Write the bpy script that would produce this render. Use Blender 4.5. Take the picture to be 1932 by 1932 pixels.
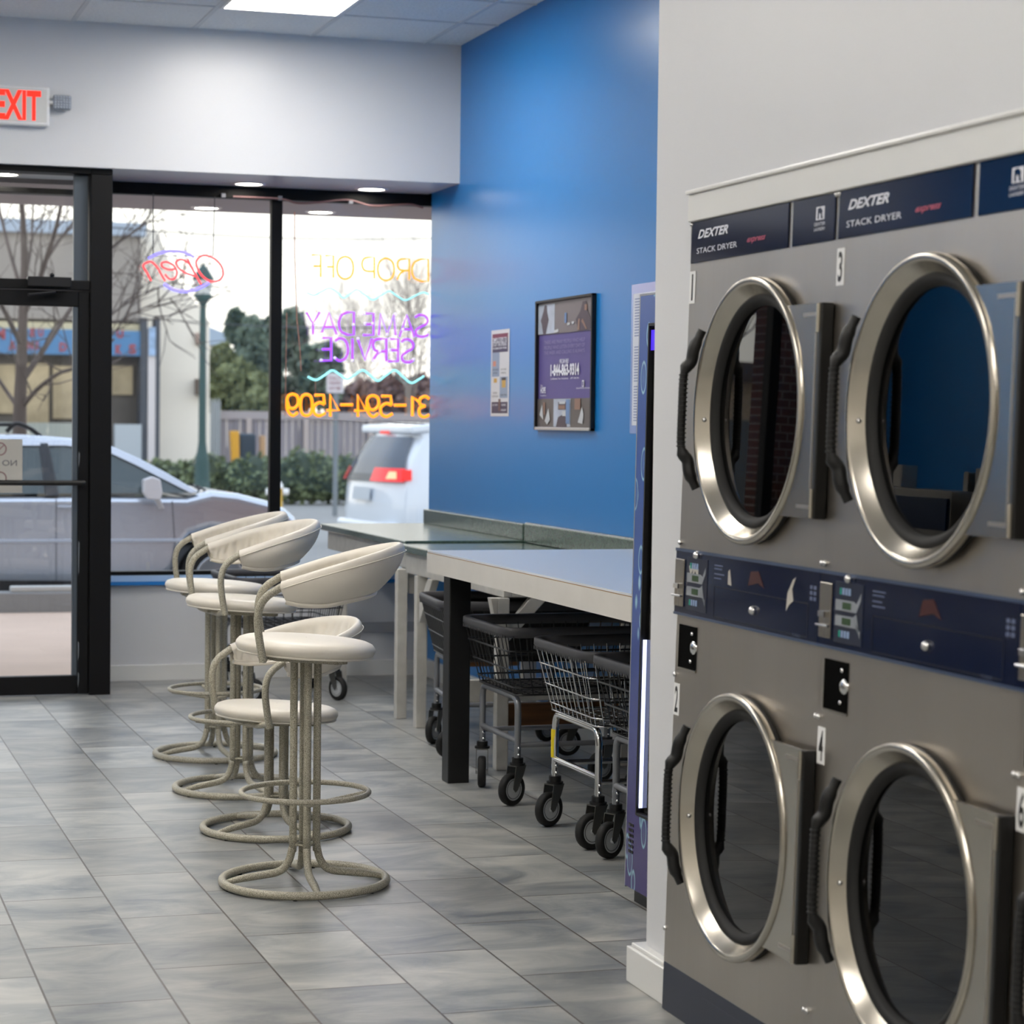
import bpy, math, random
import numpy as np
from mathutils import Vector, Matrix, Quaternion
random.seed(7)
PI = math.pi
for o in list(bpy.data.objects): bpy.data.objects.remove(o)
scn = bpy.context.scene
COL = scn.collection

# ---------------------------------------------------------------- camera
# focal length in pixels of a 1932 px frame; room axes: +Y runs along the blue wall to the window, +X to the right
FPX, CPX, CAM_H = 4300.0, 966.0, 1.44
def _n(v):
    v = np.array(v, float); return v/np.linalg.norm(v)
_Y = _n([-1366, 186, -FPX]); _X = np.array([13534, 16, -FPX]); _X = _n(_X-_X.dot(_Y)*_Y); _Z = np.cross(_X, _Y)
RM = np.array([_X, _Y, _Z]); CC = np.array([0, 0, CAM_H])
cam_d = bpy.data.cameras.new('camera'); cam = bpy.data.objects.new('camera', cam_d); COL.objects.link(cam)
cam_d.sensor_width = 24; cam_d.sensor_fit = 'HORIZONTAL'; cam_d.lens = 24*FPX/1932
cam_d.clip_start = 0.05; cam_d.clip_end = 400
m4 = Matrix([[RM[i][j] for j in range(3)]+[CC[i]] for i in range(3)]+[[0, 0, 0, 1]])
cam.matrix_world = m4
cam_d.dof.use_dof = True; cam_d.dof.focus_distance = 7.2; cam_d.dof.aperture_fstop = 3.4; cam_d.dof.aperture_blades = 9
scn.camera = cam
def at(px, py, Y):
    """point of the plane at room depth Y seen at this spot of the photograph (used to measure the things outside)"""
    d = RM @ np.array([px-CPX, CPX-py, -FPX]); t = Y/d[1]; p = CC+t*d
    return Vector(p)

# ---------------------------------------------------------------- sky, exposure
w = bpy.data.worlds.new('sky'); scn.world = w; w.use_nodes = True
nt = w.node_tree; nt.nodes.clear()
bg = nt.nodes.new('ShaderNodeBackground'); wo = nt.nodes.new('ShaderNodeOutputWorld')
tc = nt.nodes.new('ShaderNodeTexCoord'); sep = nt.nodes.new('ShaderNodeSeparateXYZ'); cr = nt.nodes.new('ShaderNodeValToRGB')
nt.links.new(tc.outputs['Generated'], sep.inputs[0]); nt.links.new(sep.outputs['Z'], cr.inputs[0]); nt.links.new(cr.outputs[0], bg.inputs[0]); nt.links.new(bg.outputs[0], wo.inputs[0])
cr.color_ramp.elements[0].position = 0.0; cr.color_ramp.elements[0].color = (1.0, .93, .84, 1)
cr.color_ramp.elements[1].position = 0.5; cr.color_ramp.elements[1].color = (.72, .82, 1.0, 1)
e = cr.color_ramp.elements.new(.12); e.color = (1.0, .97, .91, 1)
bg.inputs[1].default_value = 1.7
scn.view_settings.view_transform = 'Standard'; scn.view_settings.look = 'None'
scn.view_settings.exposure = 0.24; scn.view_settings.gamma = 1.0; scn.view_settings.use_curve_mapping = False
TROFFER = 18.5      # brightness of the ceiling panels
DOWNLIGHT = 25.0   # brightness of the round downlights

# ---------------------------------------------------------------- materials
def lin(c):
    if isinstance(c, str):
        c = [int(c[i:i+2], 16)/255 for i in (0, 2, 4)]
    return tuple((x/12.92 if x <= .04045 else ((x+.055)/1.055)**2.4) for x in c)+(1,)
MATS = {}
def mat(name, col, rough=.5, metal=0, spec=.5, noise=None, bump=None, emit=None, coat=0, aniso=0):
    """noise=(scale, amount, stretch) varies the colour; bump=(scale, strength, stretch)"""
    if name in MATS: return MATS[name]
    m = bpy.data.materials.new(name); m.use_nodes = True; nt = m.node_tree; b = nt.nodes['Principled BSDF']
    c = lin(col)
    b.inputs['Base Color'].default_value = c; b.inputs['Roughness'].default_value = rough; b.inputs['Metallic'].default_value = metal
    b.inputs['Specular IOR Level'].default_value = spec; b.inputs['Coat Weight'].default_value = coat
    tcn = None
    def coords(st):
        nonlocal tcn
        tcn = tcn or nt.nodes.new('ShaderNodeTexCoord')
        mp = nt.nodes.new('ShaderNodeMapping'); mp.inputs['Scale'].default_value = st; nt.links.new(tcn.outputs['Object'], mp.inputs[0]); return mp.outputs[0]
    if noise:
        s, a, st = noise
        n = nt.nodes.new('ShaderNodeTexNoise'); n.inputs['Scale'].default_value = s; n.inputs['Detail'].default_value = 5
        nt.links.new(coords(st), n.inputs['Vector'])
        r = nt.nodes.new('ShaderNodeValToRGB'); r.color_ramp.elements[0].position = .3; r.color_ramp.elements[1].position = .7
        r.color_ramp.elements[0].color = tuple(x*(1-a) for x in c[:3])+(1,); r.color_ramp.elements[1].color = tuple(min(1, x*(1+a)) for x in c[:3])+(1,)
        nt.links.new(n.outputs[0], r.inputs[0]); nt.links.new(r.outputs[0], b.inputs['Base Color'])
    if bump:
        s, a, st = bump
        n = nt.nodes.new('ShaderNodeTexNoise'); n.inputs['Scale'].default_value = s; n.inputs['Detail'].default_value = 3
        nt.links.new(coords(st), n.inputs['Vector'])
        bp = nt.nodes.new('ShaderNodeBump'); bp.inputs['Strength'].default_value = a; bp.inputs['Distance'].default_value = .01
        nt.links.new(n.outputs[0], bp.inputs['Height']); nt.links.new(bp.outputs[0], b.inputs['Normal'])
    if emit:
        b.inputs['Emission Color'].default_value = lin(emit[0]); b.inputs['Emission Strength'].default_value = emit[1]
    MATS[name] = m
    return m
def glass(name, tint=(1, 1, 1), refl=1.0, rough=0.0):
    if name in MATS: return MATS[name]
    m = bpy.data.materials.new(name); m.use_nodes = True; nt = m.node_tree; nt.nodes.clear()
    o = nt.nodes.new('ShaderNodeOutputMaterial'); t = nt.nodes.new('ShaderNodeBsdfTransparent'); g = nt.nodes.new('ShaderNodeBsdfGlossy')
    mx = nt.nodes.new('ShaderNodeMixShader'); f = nt.nodes.new('ShaderNodeFresnel'); f.inputs[0].default_value = 1.5
    ml = nt.nodes.new('ShaderNodeMath'); ml.operation = 'MULTIPLY'; ml.inputs[1].default_value = refl
    t.inputs[0].default_value = tint+(1,); g.inputs['Roughness'].default_value = rough
    nt.links.new(f.outputs[0], ml.inputs[0]); nt.links.new(ml.outputs[0], mx.inputs[0]); nt.links.new(t.outputs[0], mx.inputs[1]); nt.links.new(g.outputs[0], mx.inputs[2]); nt.links.new(mx.outputs[0], o.inputs[0])
    MATS[name] = m
    return m
WHITEW = mat('white_wall_paint', 'd9dadd', .32, bump=(14, .05, (1, 1, 1)))
BLUEW = mat('blue_wall_paint', '207cc4', .29, spec=.34, bump=(5, .08, (1, 1, 2.5)))
TRIMW = mat('white_trim_paint', 'e2e2e0', .3)
BLACKF = mat('black_frame_metal', '08080a', .5, spec=.25)
GREYF = mat('grey_aluminium', '5a626b', .35, metal=.6)
STEEL = mat('brushed_steel', 'b9b2a8', .36, metal=1, noise=(3, .08, (1, 1, .15)), bump=(40, .05, (1, 1, .05)))
STEELR = mat('polished_steel', 'b9b3a8', .24, metal=1, bump=(7, .05, (1, 1, 1)))
NAVY = mat('navy_panel', '081431', .12, spec=.32)
NAVYD = mat('dark_navy_base', '262b3a', .4)
BLACK = mat('black_plastic', '0a0a0b', .45)
RUBBER = mat('black_rubber', '101010', .7)
WHITE = mat('white_plastic', 'ececec', .5)
INK = mat('white_print', 'dfe1ea', .5)
DKINK = mat('black_print', '101010', .5)
VINYL = mat('cream_vinyl', 'dbd4c7', .38, noise=(6, .05, (1, 1, 1)), bump=(30, .06, (1, 1, 1)))
CHROME = mat('chrome', 'd8d8d8', .12, metal=1)
GREYP = mat('grey_painted_tube', '7c7e83', .35, metal=.35)
DARKR = mat('dark_grey_bumper', '4a4a4e', .5)
WHEEL = mat('grey_wheel_hub', 'b4b7b9', .5)
GREEN = mat('green_laminate', '44564c', .2, noise=(90, .35, (1, 1, 1)))
LAMW = mat('white_laminate', 'd3d6dc', .16)
LAME = mat('white_laminate_edge', 'cfcbc4', .4, noise=(5, .05, (1, 1, 1)))
WOODE = mat('brown_edge', '8a6a45', .6)
WOOD = mat('brown_wood', '6e4a2a', .6, noise=(12, .3, (.3, 4, 4)))
PWHITE = mat('painted_white_wood', 'c9c6bf', .5, noise=(18, .08, (1, 1, 1)))

# speckled hammered paint of the stools
def speckle():
    m = mat('speckled_beige_paint', '8f8a78', .42)
    nt = m.node_tree; b = nt.nodes['Principled BSDF']
    t = nt.nodes.new('ShaderNodeTexCoord'); n = nt.nodes.new('ShaderNodeTexNoise'); n.inputs['Scale'].default_value = 480; n.inputs['Detail'].default_value = 1
    r = nt.nodes.new('ShaderNodeValToRGB'); r.color_ramp.elements[0].position = .38; r.color_ramp.elements[1].position = .6
    r.color_ramp.elements[0].color = lin('7a7666'); r.color_ramp.elements[1].color = lin('c2bcaa')
    nt.links.new(t.outputs['Object'], n.inputs['Vector']); nt.links.new(n.outputs[0], r.inputs[0]); nt.links.new(r.outputs[0], b.inputs['Base Color'])
    return m
SPECK = speckle()

def floor_material():
    m = bpy.data.materials.new('slate_tile_floor'); m.use_nodes = True; nt = m.node_tree; b = nt.nodes['Principled BSDF']; N = nt.nodes.new; L = nt.links.new
    tc = N('ShaderNodeTexCoord'); sp = N('ShaderNodeSeparateXYZ'); L(tc.outputs['Object'], sp.inputs[0])
    cb = N('ShaderNodeCombineXYZ')
    sy = N('ShaderNodeMath'); sy.operation = 'ADD'; sy.inputs[1].default_value = 50*.627-6.53+.0
    sx = N('ShaderNodeMath'); sx.operation = 'ADD'; sx.inputs[1].default_value = 100*.302-.002
    L(sp.outputs['Y'], sy.inputs[0]); L(sp.outputs['X'], sx.inputs[0]); L(sy.outputs[0], cb.inputs[0]); L(sx.outputs[0], cb.inputs[1])
    br = N('ShaderNodeTexBrick'); br.offset = .5; br.offset_frequency = 2; br.squash = 1
    br.inputs['Scale'].default_value = 1; br.inputs['Brick Width'].default_value = .627; br.inputs['Row Height'].default_value = .302
    br.inputs['Mortar Size'].default_value = .0032; br.inputs['Mortar Smooth'].default_value = .25; br.inputs['Bias'].default_value = 0
    br.inputs['Color1'].default_value = (0, 0, 0, 1); br.inputs['Color2'].default_value = (1, 1, 1, 1); br.inputs['Mortar'].default_value = (.5, .5, .5, 1)
    L(cb.outputs[0], br.inputs['Vector'])
    # the slate figure differs from tile to tile
    wn = N('ShaderNodeVectorMath'); wn.operation = 'SCALE'; wn.inputs['Scale'].default_value = 7.3; L(br.outputs['Color'], wn.inputs[0])
    ad = N('ShaderNodeVectorMath'); ad.operation = 'ADD'; L(tc.outputs['Object'], ad.inputs[0]); L(wn.outputs[0], ad.inputs[1])
    mp = N('ShaderNodeMapping'); mp.inputs['Rotation'].default_value = (0, 0, .6); mp.inputs['Scale'].default_value = (1.0, 1.9, 1); L(ad.outputs[0], mp.inputs[0])
    n1 = N('ShaderNodeTexNoise'); n1.inputs['Scale'].default_value = 2.6; n1.inputs['Detail'].default_value = 9; n1.inputs['Roughness'].default_value = .62; n1.inputs['Distortion'].default_value = .8; L(mp.outputs[0], n1.inputs['Vector'])
    r1 = N('ShaderNodeValToRGB'); r1.color_ramp.elements[0].position = .33; r1.color_ramp.elements[1].position = .68
    r1.color_ramp.elements[0].color = lin('6c7278'); r1.color_ramp.elements[1].color = lin('bbb9b3'); e = r1.color_ramp.elements.new(.5); e.color = lin('999b99')
    L(n1.outputs[0], r1.inputs[0])
    mp2 = N('ShaderNodeMapping'); mp2.inputs['Rotation'].default_value = (0, 0, .75); mp2.inputs['Scale'].default_value = (1.2, 5, 1); L(ad.outputs[0], mp2.inputs[0])
    n2 = N('ShaderNodeTexNoise'); n2.inputs['Scale'].default_value = 5; n2.inputs['Detail'].default_value = 8; n2.inputs['Distortion'].default_value = 1.6; L(mp2.outputs[0], n2.inputs['Vector'])
    r2 = N('ShaderNodeValToRGB'); r2.color_ramp.elements[0].position = .60; r2.color_ramp.elements[0].color = (0, 0, 0, 1); r2.color_ramp.elements[1].position = .74; r2.color_ramp.elements[1].color = (.4, .4, .4, 1); L(n2.outputs[0], r2.inputs[0])
    mx = N('ShaderNodeMixRGB'); mx.inputs[2].default_value = lin('b9bab6'); L(r2.outputs[0], mx.inputs[0]); L(r1.outputs[0], mx.inputs[1])
    # tile to tile lightness
    tl = N('ShaderNodeMapRange'); tl.inputs[3].default_value = .70; tl.inputs[4].default_value = 1.12; L(br.outputs['Color'], tl.inputs[0])
    ml = N('ShaderNodeVectorMath'); ml.operation = 'SCALE'; L(mx.outputs[0], ml.inputs[0]); L(tl.outputs[0], ml.inputs['Scale'])
    gm = N('ShaderNodeMixRGB'); gm.inputs[2].default_value = lin('463d37'); L(br.outputs['Fac'], gm.inputs[0]); L(ml.outputs[0], gm.inputs[1])
    L(gm.outputs[0], b.inputs['Base Color'])
    rr = N('ShaderNodeMapRange'); rr.inputs[3].default_value = .25; rr.inputs[4].default_value = .42; L(n1.outputs[0], rr.inputs[0]); L(rr.outputs[0], b.inputs['Roughness'])
    b.inputs['Specular IOR Level'].default_value = .62
    sb = N('ShaderNodeMath'); sb.operation = 'SUBTRACT'; L(n1.outputs[0], sb.inputs[0]); L(br.outputs['Fac'], sb.inputs[1])
    bp = N('ShaderNodeBump'); bp.inputs['Strength'].default_value = .35; bp.inputs['Distance'].default_value = .004; L(sb.outputs[0], bp.inputs['Height']); L(bp.outputs[0], b.inputs['Normal'])
    return m
FLOORM = floor_material()

# ---------------------------------------------------------------- mesh building
class MB:
    def __init__(s): s.v = []; s.f = []; s.sm = []
    def add(s, vs, fs, smooth=False):
        k = len(s.v); s.v += [tuple(v) for v in vs]; s.f += [tuple(i+k for i in f) for f in fs]; s.sm += [smooth]*len(fs); return s
    def box(s, x0, x1, y0, y1, z0, z1):
        x0, x1 = min(x0, x1), max(x0, x1); y0, y1 = min(y0, y1), max(y0, y1); z0, z1 = min(z0, z1), max(z0, z1)
        return s.add([(x, y, z) for z in (z0, z1) for y in (y0, y1) for x in (x0, x1)],
                     [(0, 2, 3, 1), (4, 5, 7, 6), (0, 1, 5, 4), (2, 6, 7, 3), (0, 4, 6, 2), (1, 3, 7, 5)])
    def obox(s, c, ax, ay, az):
        """box about c with half-axes ax, ay, az (vectors)"""
        c, ax, ay, az = map(Vector, (c, ax, ay, az))
        vs = [c+ax*i+ay*j+az*k for k in (-1, 1) for j in (-1, 1) for i in (-1, 1)]
        return s.add(vs, [(0, 2, 3, 1), (4, 5, 7, 6), (0, 1, 5, 4), (2, 6, 7, 3), (0, 4, 6, 2), (1, 3, 7, 5)])
    def bar(s, a, b, wd, th, up=(0, 0, 1)):
        a, b = Vector(a), Vector(b); d = b-a; L = d.length; d.normalize(); u = Vector(up); sd = d.cross(u)
        if sd.length < 1e-4: sd = d.cross(Vector((1, 0, 0)))
        sd.normalize(); u = sd.cross(d)
        return s.obox((a+b)/2, d*L/2, sd*wd/2, u*th/2)
    def prism(s, pts, off):
        """planar polygon pts extruded by vector off"""
        n = len(pts); off = Vector(off); vs = [Vector(p) for p in pts]+[Vector(p)+off for p in pts]
        return s.add(vs, [tuple(range(n))[::-1], tuple(range(n, 2*n))]+[(i, (i+1) % n, n+(i+1) % n, n+i) for i in range(n)])
    def tube(s, pts, r, n=10, closed=False, caps=True, smooth=True, asp=1.0):
        pts = [Vector(p) for p in pts]; m = len(pts)
        rs = r if isinstance(r, (list, tuple)) else [r]*m
        tang = []
        for i in range(m):
            if closed: t = pts[(i+1) % m]-pts[i-1]
            else: t = pts[min(i+1, m-1)]-pts[max(i-1, 0)]
            tang.append(t.normalized() if t.length > 1e-9 else Vector((0, 0, 1)))
        u = tang[0].orthogonal().normalized()
        if abs(tang[0].z) < .9: u = (Vector((0, 0, 1))-tang[0]*tang[0].z).normalized()
        rings = []
        for i in range(m):
            u = (u-tang[i]*u.dot(tang[i])); u = u.normalized() if u.length > 1e-6 else tang[i].orthogonal().normalized()
            w_ = tang[i].cross(u)
            rings.append([pts[i]+(u*math.cos(2*PI*k/n)+w_*math.sin(2*PI*k/n)*asp)*rs[i] for k in range(n)])
        vs = [p for rg in rings for p in rg]; fs = []
        for i in range(m if closed else m-1):
            j = (i+1) % m
            for k in range(n): fs.append((i*n+k, i*n+(k+1) % n, j*n+(k+1) % n, j*n+k))
        s.add(vs, fs, smooth)
        if caps and not closed:
            s.add(rings[0], [tuple(range(n))[::-1]]); s.add(rings[-1], [tuple(range(n))])
        return s
    def cyl(s, a, b, r, n=20, r2=None, smooth=True): return s.tube([a, b], [r, r if r2 is None else r2], n, smooth=smooth)
    def torus(s, c, R, r, n=48, k=10, z=None):
        c = Vector(c); return s.tube([c+Vector((math.cos(2*PI*i/n)*R, math.sin(2*PI*i/n)*R, 0)) for i in range(n)], r, k, closed=True)
    def lathe(s, prof, c, axis='z', n=48, smooth=True, closed=False):
        """profile of (radius, height) turned about an axis through c"""
        c = Vector(c); vs = []
        for (r, h) in prof:
            for k in range(n):
                a = 2*PI*k/n; ca, sa = math.cos(a)*r, math.sin(a)*r
                vs.append(c+Vector({'z': (ca, sa, h), 'y': (ca, -h, sa), 'x': (-h, ca, sa)}[axis]))
        m = len(prof); fs = []
        for i in range(m if closed else m-1):
            j = (i+1) % m
            for k in range(n):
                f = (i*n+k, i*n+(k+1) % n, j*n+(k+1) % n, j*n+k); fs.append(f)
        return s.add(vs, fs, smooth)
    def disc(s, c, r, axis='z', n=40):
        c = Vector(c); vs = []
        for k in range(n):
            a = 2*PI*k/n; ca, sa = math.cos(a)*r, math.sin(a)*r
            vs.append(c+Vector({'z': (ca, sa, 0), 'y': (ca, 0, sa), 'x': (0, ca, sa)}[axis]))
        return s.add(vs, [tuple(range(n))])
    def sphere(s, c, r, n=12, m=8, sc=(1, 1, 1)):
        c = Vector(c); vs = []; fs = []
        for i in range(m+1):
            th = PI*i/m
            for k in range(n):
                a = 2*PI*k/n; vs.append(c+Vector((math.sin(th)*math.cos(a)*r*sc[0], math.sin(th)*math.sin(a)*r*sc[1], math.cos(th)*r*sc[2])))
        for i in range(m):
            for k in range(n): fs.append((i*n+k, (i+1)*n+k, (i+1)*n+(k+1) % n, i*n+(k+1) % n))
        return s.add(vs, fs, True)
    def build(s, name, m, parent=None, bevel=0, seg=2, world=False, kind=None, label=None, smooth=None):
        me = bpy.data.meshes.new(name)
        vs = s.v
        if world and parent is not None:
            r = parent
            while r.parent: r = r.parent
            mi = (Matrix.Translation(r.location) @ r.rotation_euler.to_matrix().to_4x4()).inverted()
            vs = [tuple(mi @ Vector(v)) for v in vs]
        me.from_pydata(vs, [], s.f); me.materials.append(m)
        me.polygons.foreach_set('use_smooth', s.sm if smooth is None else [smooth]*len(s.sm))
        me.validate(); me.update()
        o = bpy.data.objects.new(name, me); COL.objects.link(o)
        if parent is not None: o.parent = parent
        if bevel:
            md = o.modifiers.new('bevel', 'BEVEL'); md.width = bevel; md.segments = seg; md.limit_method = 'ANGLE'; md.angle_limit = .6
        if kind: o['kind'] = kind
        if label: o['label'] = label
        return o
def tag(o, label, cat, group=None):
    o['label'] = label; o['category'] = cat
    if group: o['group'] = group
    return o
def thing(name, label, cat, loc=(0, 0, 0), rz=0, group=None, rx=0):
    o = bpy.data.objects.new(name, None); COL.objects.link(o); o.location = loc; o.rotation_euler = (rx, 0, rz); o.empty_display_size = .1
    return tag(o, label, cat, group)
def struct(name, mb, m, bevel=0, parent=None, seg=2):
    o = mb.build(name, m, parent, bevel, seg)
    if parent is None: o['kind'] = 'structure'
    return o
def copy_tree(o, parent=None):
    c = o.copy(); COL.objects.link(c); c.parent = parent
    for ch in list(o.children): copy_tree(ch, c)
    return c
def smooth_path(pts, sub=6, closed=False):
    """Catmull-Rom through the points"""
    P = [Vector(p) for p in pts]; n = len(P); out = []
    rng = range(n) if closed else range(n-1)
    for i in rng:
        p0 = P[(i-1) % n] if (closed or i > 0) else P[0]; p1 = P[i]; p2 = P[(i+1) % n]; p3 = P[(i+2) % n] if (closed or i+2 < n) else P[-1]
        for k in range(sub):
            t = k/sub; out.append(.5*((2*p1)+(p2-p0)*t+(2*p0-5*p1+4*p2-p3)*t*t+(-p0+3*p1-3*p2+p3)*t**3))
    if not closed: out.append(P[-1])
    return out
def text(mb, s, org, ux, uz, wd, ht, shear=0, fat=0):
    """lettering of width wd and height ht; org is its lower left corner, ux/uz its directions"""
    cu = bpy.data.curves.new('t', 'FONT'); cu.body = s; cu.shear = shear; cu.offset = fat; cu.resolution_u = 3
    ob = bpy.data.objects.new('t', cu); COL.objects.link(ob); bpy.context.view_layer.update()
    me = bpy.data.meshes.new_from_object(ob.evaluated_get(bpy.context.evaluated_depsgraph_get()))
    vs = np.array([v.co[:] for v in me.vertices]); fs = [tuple(p.vertices) for p in me.polygons]
    bpy.data.objects.remove(ob); bpy.data.curves.remove(cu); bpy.data.meshes.remove(me)
    mn, mx_ = vs.min(0), vs.max(0); org, ux, uz = Vector(org), Vector(ux), Vector(uz)
    sx = wd/(mx_[0]-mn[0]); sz = ht/(mx_[1]-mn[1])
    mb.add([org+ux*((v[0]-mn[0])*sx)+uz*((v[1]-mn[1])*sz) for v in vs], fs)
    return mb

# ================================================================ the room
CEIL = 3.452; BX = 3.442; WY = 12.46
struct('floor', MB().box(-2.0, 3.7, -6, 12.5, -.08, 0), FLOORM)
CEILM = mat('ceiling_tile', 'eceded', .9, noise=(60, .05, (1, 1, 1)), bump=(70, .5, (1, 1, 1)))
struct('ceiling', MB().box(-2.0, 3.7, -6, 12.5, CEIL, CEIL+.08), CEILM)
g = MB(); k = 0
gx = [3.242-.6195*i for i in range(9)]; gy = [11.15-.62*i for i in range(28)]
for x in gx: g.box(x-.012, x+.012, -6, 11.82, CEIL-.005, CEIL)
for y in gy: g.box(-2, BX, y-.012, y+.012, CEIL-.0045, CEIL)
struct('trim_1', g, mat('ceiling_grid_white', 'd6d8da', .5))
struct('wall_right', MB().box(BX, 3.6, 5.19, 12.38, 0, CEIL), BLUEW)
# white partition that ends beside the vending machine and carries the dryers
struct('wall_right_partition', MB().box(2.10, 2.95, 5.19, 5.425, 0, CEIL).box(2.95, BX, 5.25, 5.36, 0, CEIL), WHITEW)
struct('wall_right_upper', MB().box(2.10, 2.25, -6, 5.19, 1.93, CEIL), WHITEW)
struct('wall_back', MB().box(-2, 3.7, -6.1, -6, 0, CEIL), mat('warm_white_paint', 'd2cec8', .4))
struct('wall_left', MB().box(-2.15, -2.0, 8.6, 12.5, 0, CEIL), BLUEW)
struct('wall_left_rear', MB().box(-2.15, -2.0, -6, 8.6, 0, CEIL), mat('warm_white_paint', 'd2cec8', .4))
struct('wall_dryer_side', MB().box(2.95, 3.05, -6, 5.19, 0, CEIL), WHITEW)
struct('trim_2', MB().box(2.090, 2.10, -6, 5.19, 1.93, 1.996).box(2.082, 2.10, -6, 5.19, 1.996, 2.006), TRIMW, bevel=.003)
bb = MB().prism([(2.062, 5.19, 0), (2.062, 5.47, 0), (2.95, 5.47, 0), (2.95, 5.4255, 0), (2.0995, 5.4255, 0), (2.0995, 5.19, 0)], (0, 0, .092)).prism([(2.072, 5.19, .092), (2.072, 5.46, .092), (2.95, 5.46, .092), (2.95, 5.4255, .092), (2.0995, 5.4255, .092), (2.0995, 5.19, .092)], (0, 0, .010))
struct('baseboard_partition', bb, TRIMW, bevel=.003)
struct('baseboard_right', MB().box(3.42, BX, 5.5, 12.38, 0, .1), TRIMW, bevel=.003)
# front: header over the windows, soffit, knee wall
struct('wall_front_upper', MB().box(-2, BX, 11.82, 12.5, 2.715, CEIL), WHITEW)
struct('wall_front', MB().box(1.594, 3.9, WY, 12.56, 0, .525), WHITEW)
struct('wall_front_leak_closure', MB().box(3.6, 3.9, 12.38, 12.46, 0, CEIL).box(BX, 3.9, 12.5, 12.6, 2.72, CEIL), mat('dark_leak_closure', '26282c', .6))  # unseen dark closure, added to stop light leaking past the blue wall end
struct('baseboard_front', MB().box(1.594, BX, 12.445, WY, 0, .088), TRIMW, bevel=.003)
struct('trim_3', MB().box(1.594, 3.9, 12.43, 12.53, .525, .545), mat('blue_sill_paint', '2d82cf', .22))
struct('trim_6', MB().box(1.594, 3.9, 12.45, 12.53, .545, .578), mat('pale_blue_sill_sheen', 'b4d2f2', .25))  # pale strip puts the reflected sheen of the blue sill into its colour
struct('trim_4', MB().box(2.62, BX, 12.445, WY, .245, .30), mat('grey_wire_channel', 'a9abb0', .4))
GL = glass('window_glass', (.97, .985, .98), .9)
# window_1: two fixed panes between black metal frames
wf = MB()
wf.box(1.594, 3.9, 12.455, 12.53, 2.65, 2.715).box(1.594, 3.9, 12.46, 12.53, .578, .60)
wf.box(2.548, 2.61, 12.46, 12.515, .60, 2.65).box(1.594, 1.66, 12.46, 12.53, .60, 2.65).box(3.84, 3.9, 12.46, 12.53, .60, 2.65)
w1 = struct('window_1', wf, BLACKF, bevel=.003)
MB().box(1.66, 2.548, 12.495, 12.501, .60, 2.65).build('pane', GL, w1)
MB().box(2.61, 3.84, 12.495, 12.501, .60, 2.65).build('pane', GL, w1)
# window_2: left of the door (seen in the dryer doors)
wf = MB()
for x in (-2.0, -1.39, .30): wf.box(x, x+.06, 12.44, 12.54, .55, 2.715)
wf.box(-2, .42, 12.44, 12.54, 2.635, 2.715).box(-2, .42, 12.44, 12.54, .545, .60)
w2 = struct('window_2', wf, BLACKF, bevel=.003)
MB().box(-1.94, -1.39, 12.495, 12.501, .6, 2.635).build('pane', GL, w2)
MB().box(-1.33, .30, 12.495, 12.501, .6, 2.635).build('pane', GL, w2)
struct('wall_front_left', MB().box(-2, .42, WY, 12.56, 0, .545), WHITEW)
# door_1 with transom, standing forward of the windows
df = MB()
df.box(1.484, 1.594, 11.86, 12.54, 0, 2.685)                       # right post and its return
df.box(.36, .46, 11.86, 12.54, 0, 2.66)
df.box(.46, 1.484, 11.86, 12.0, 2.685, 2.715).box(1.484, 1.594, 11.86, 12.0, 2.685, 2.715).box(.46, 1.484, 12.44, 12.54, 2.63, 2.66)
df.box(.46, 1.484, 11.87, 11.99, 2.09, 2.14)
d1 = struct('door_1', df, BLACKF, bevel=.004)
MB().box(1.405, 1.478, 11.93, 11.97, 2.14, 2.685).build('transom_stop', GREYF, d1, .003, label='grey side stop of the transom')
MB().box(.46, 1.405, 11.945, 11.951, 2.14, 2.685).build('transom_pane', GL, d1)
lf = MB().box(1.425, 1.482, 11.88, 11.93, .005, 2.085).box(.462, .55, 11.88, 11.93, .005, 2.085)
lf.box(.55, 1.425, 11.88, 11.93, 2.005, 2.085).box(.55, 1.425, 11.88, 11.93, .005, .102)
leaf = lf.build('door_leaf', BLACKF, d1, .004)
MB().box(1.398, 1.425, 11.89, 11.92, .102, 2.005).build('glazing_bead', GREYF, leaf, .002)
MB().box(.55, 1.398, 11.902, 11.908, .102, 2.005).build('door_pane', GL, leaf)
pb = MB().cyl((.52, 11.83, 1.10), (1.455, 11.83, 1.10), .014).cyl((1.44, 11.83, 1.10), (1.44, 11.88, 1.10), .011).cyl((.53, 11.83, 1.10), (.53, 11.88, 1.10), .011)
pb.build('push_bar', BLACK, leaf)
cl = MB().box(1.16, 1.38, 11.80, 11.86, 2.10, 2.15).bar((1.30, 11.82, 2.075), (1.16, 11.80, 2.055), .02, .012)
cl.sphere((1.285, 11.83, 2.16), .012)
cl.build('door_closer', mat('dark_grey_metal', '2a2a2c', .35, metal=.6), d1, .004)
# worn edge of the leaf
wr = MB()
for z0, z1 in ((1.18, 1.26), (.62, .80), (.18, .28), (.04, .12)): wr.prism([(1.4275, 11.8785, z0), (1.432, 11.8785, z0+.02), (1.434, 11.8785, z1-.01), (1.4275, 11.8785, z1)], (0, .0015, 0))
wr.build('scuff_marks', mat('grey_scuffs', '6b7075', .6), leaf)

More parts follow.
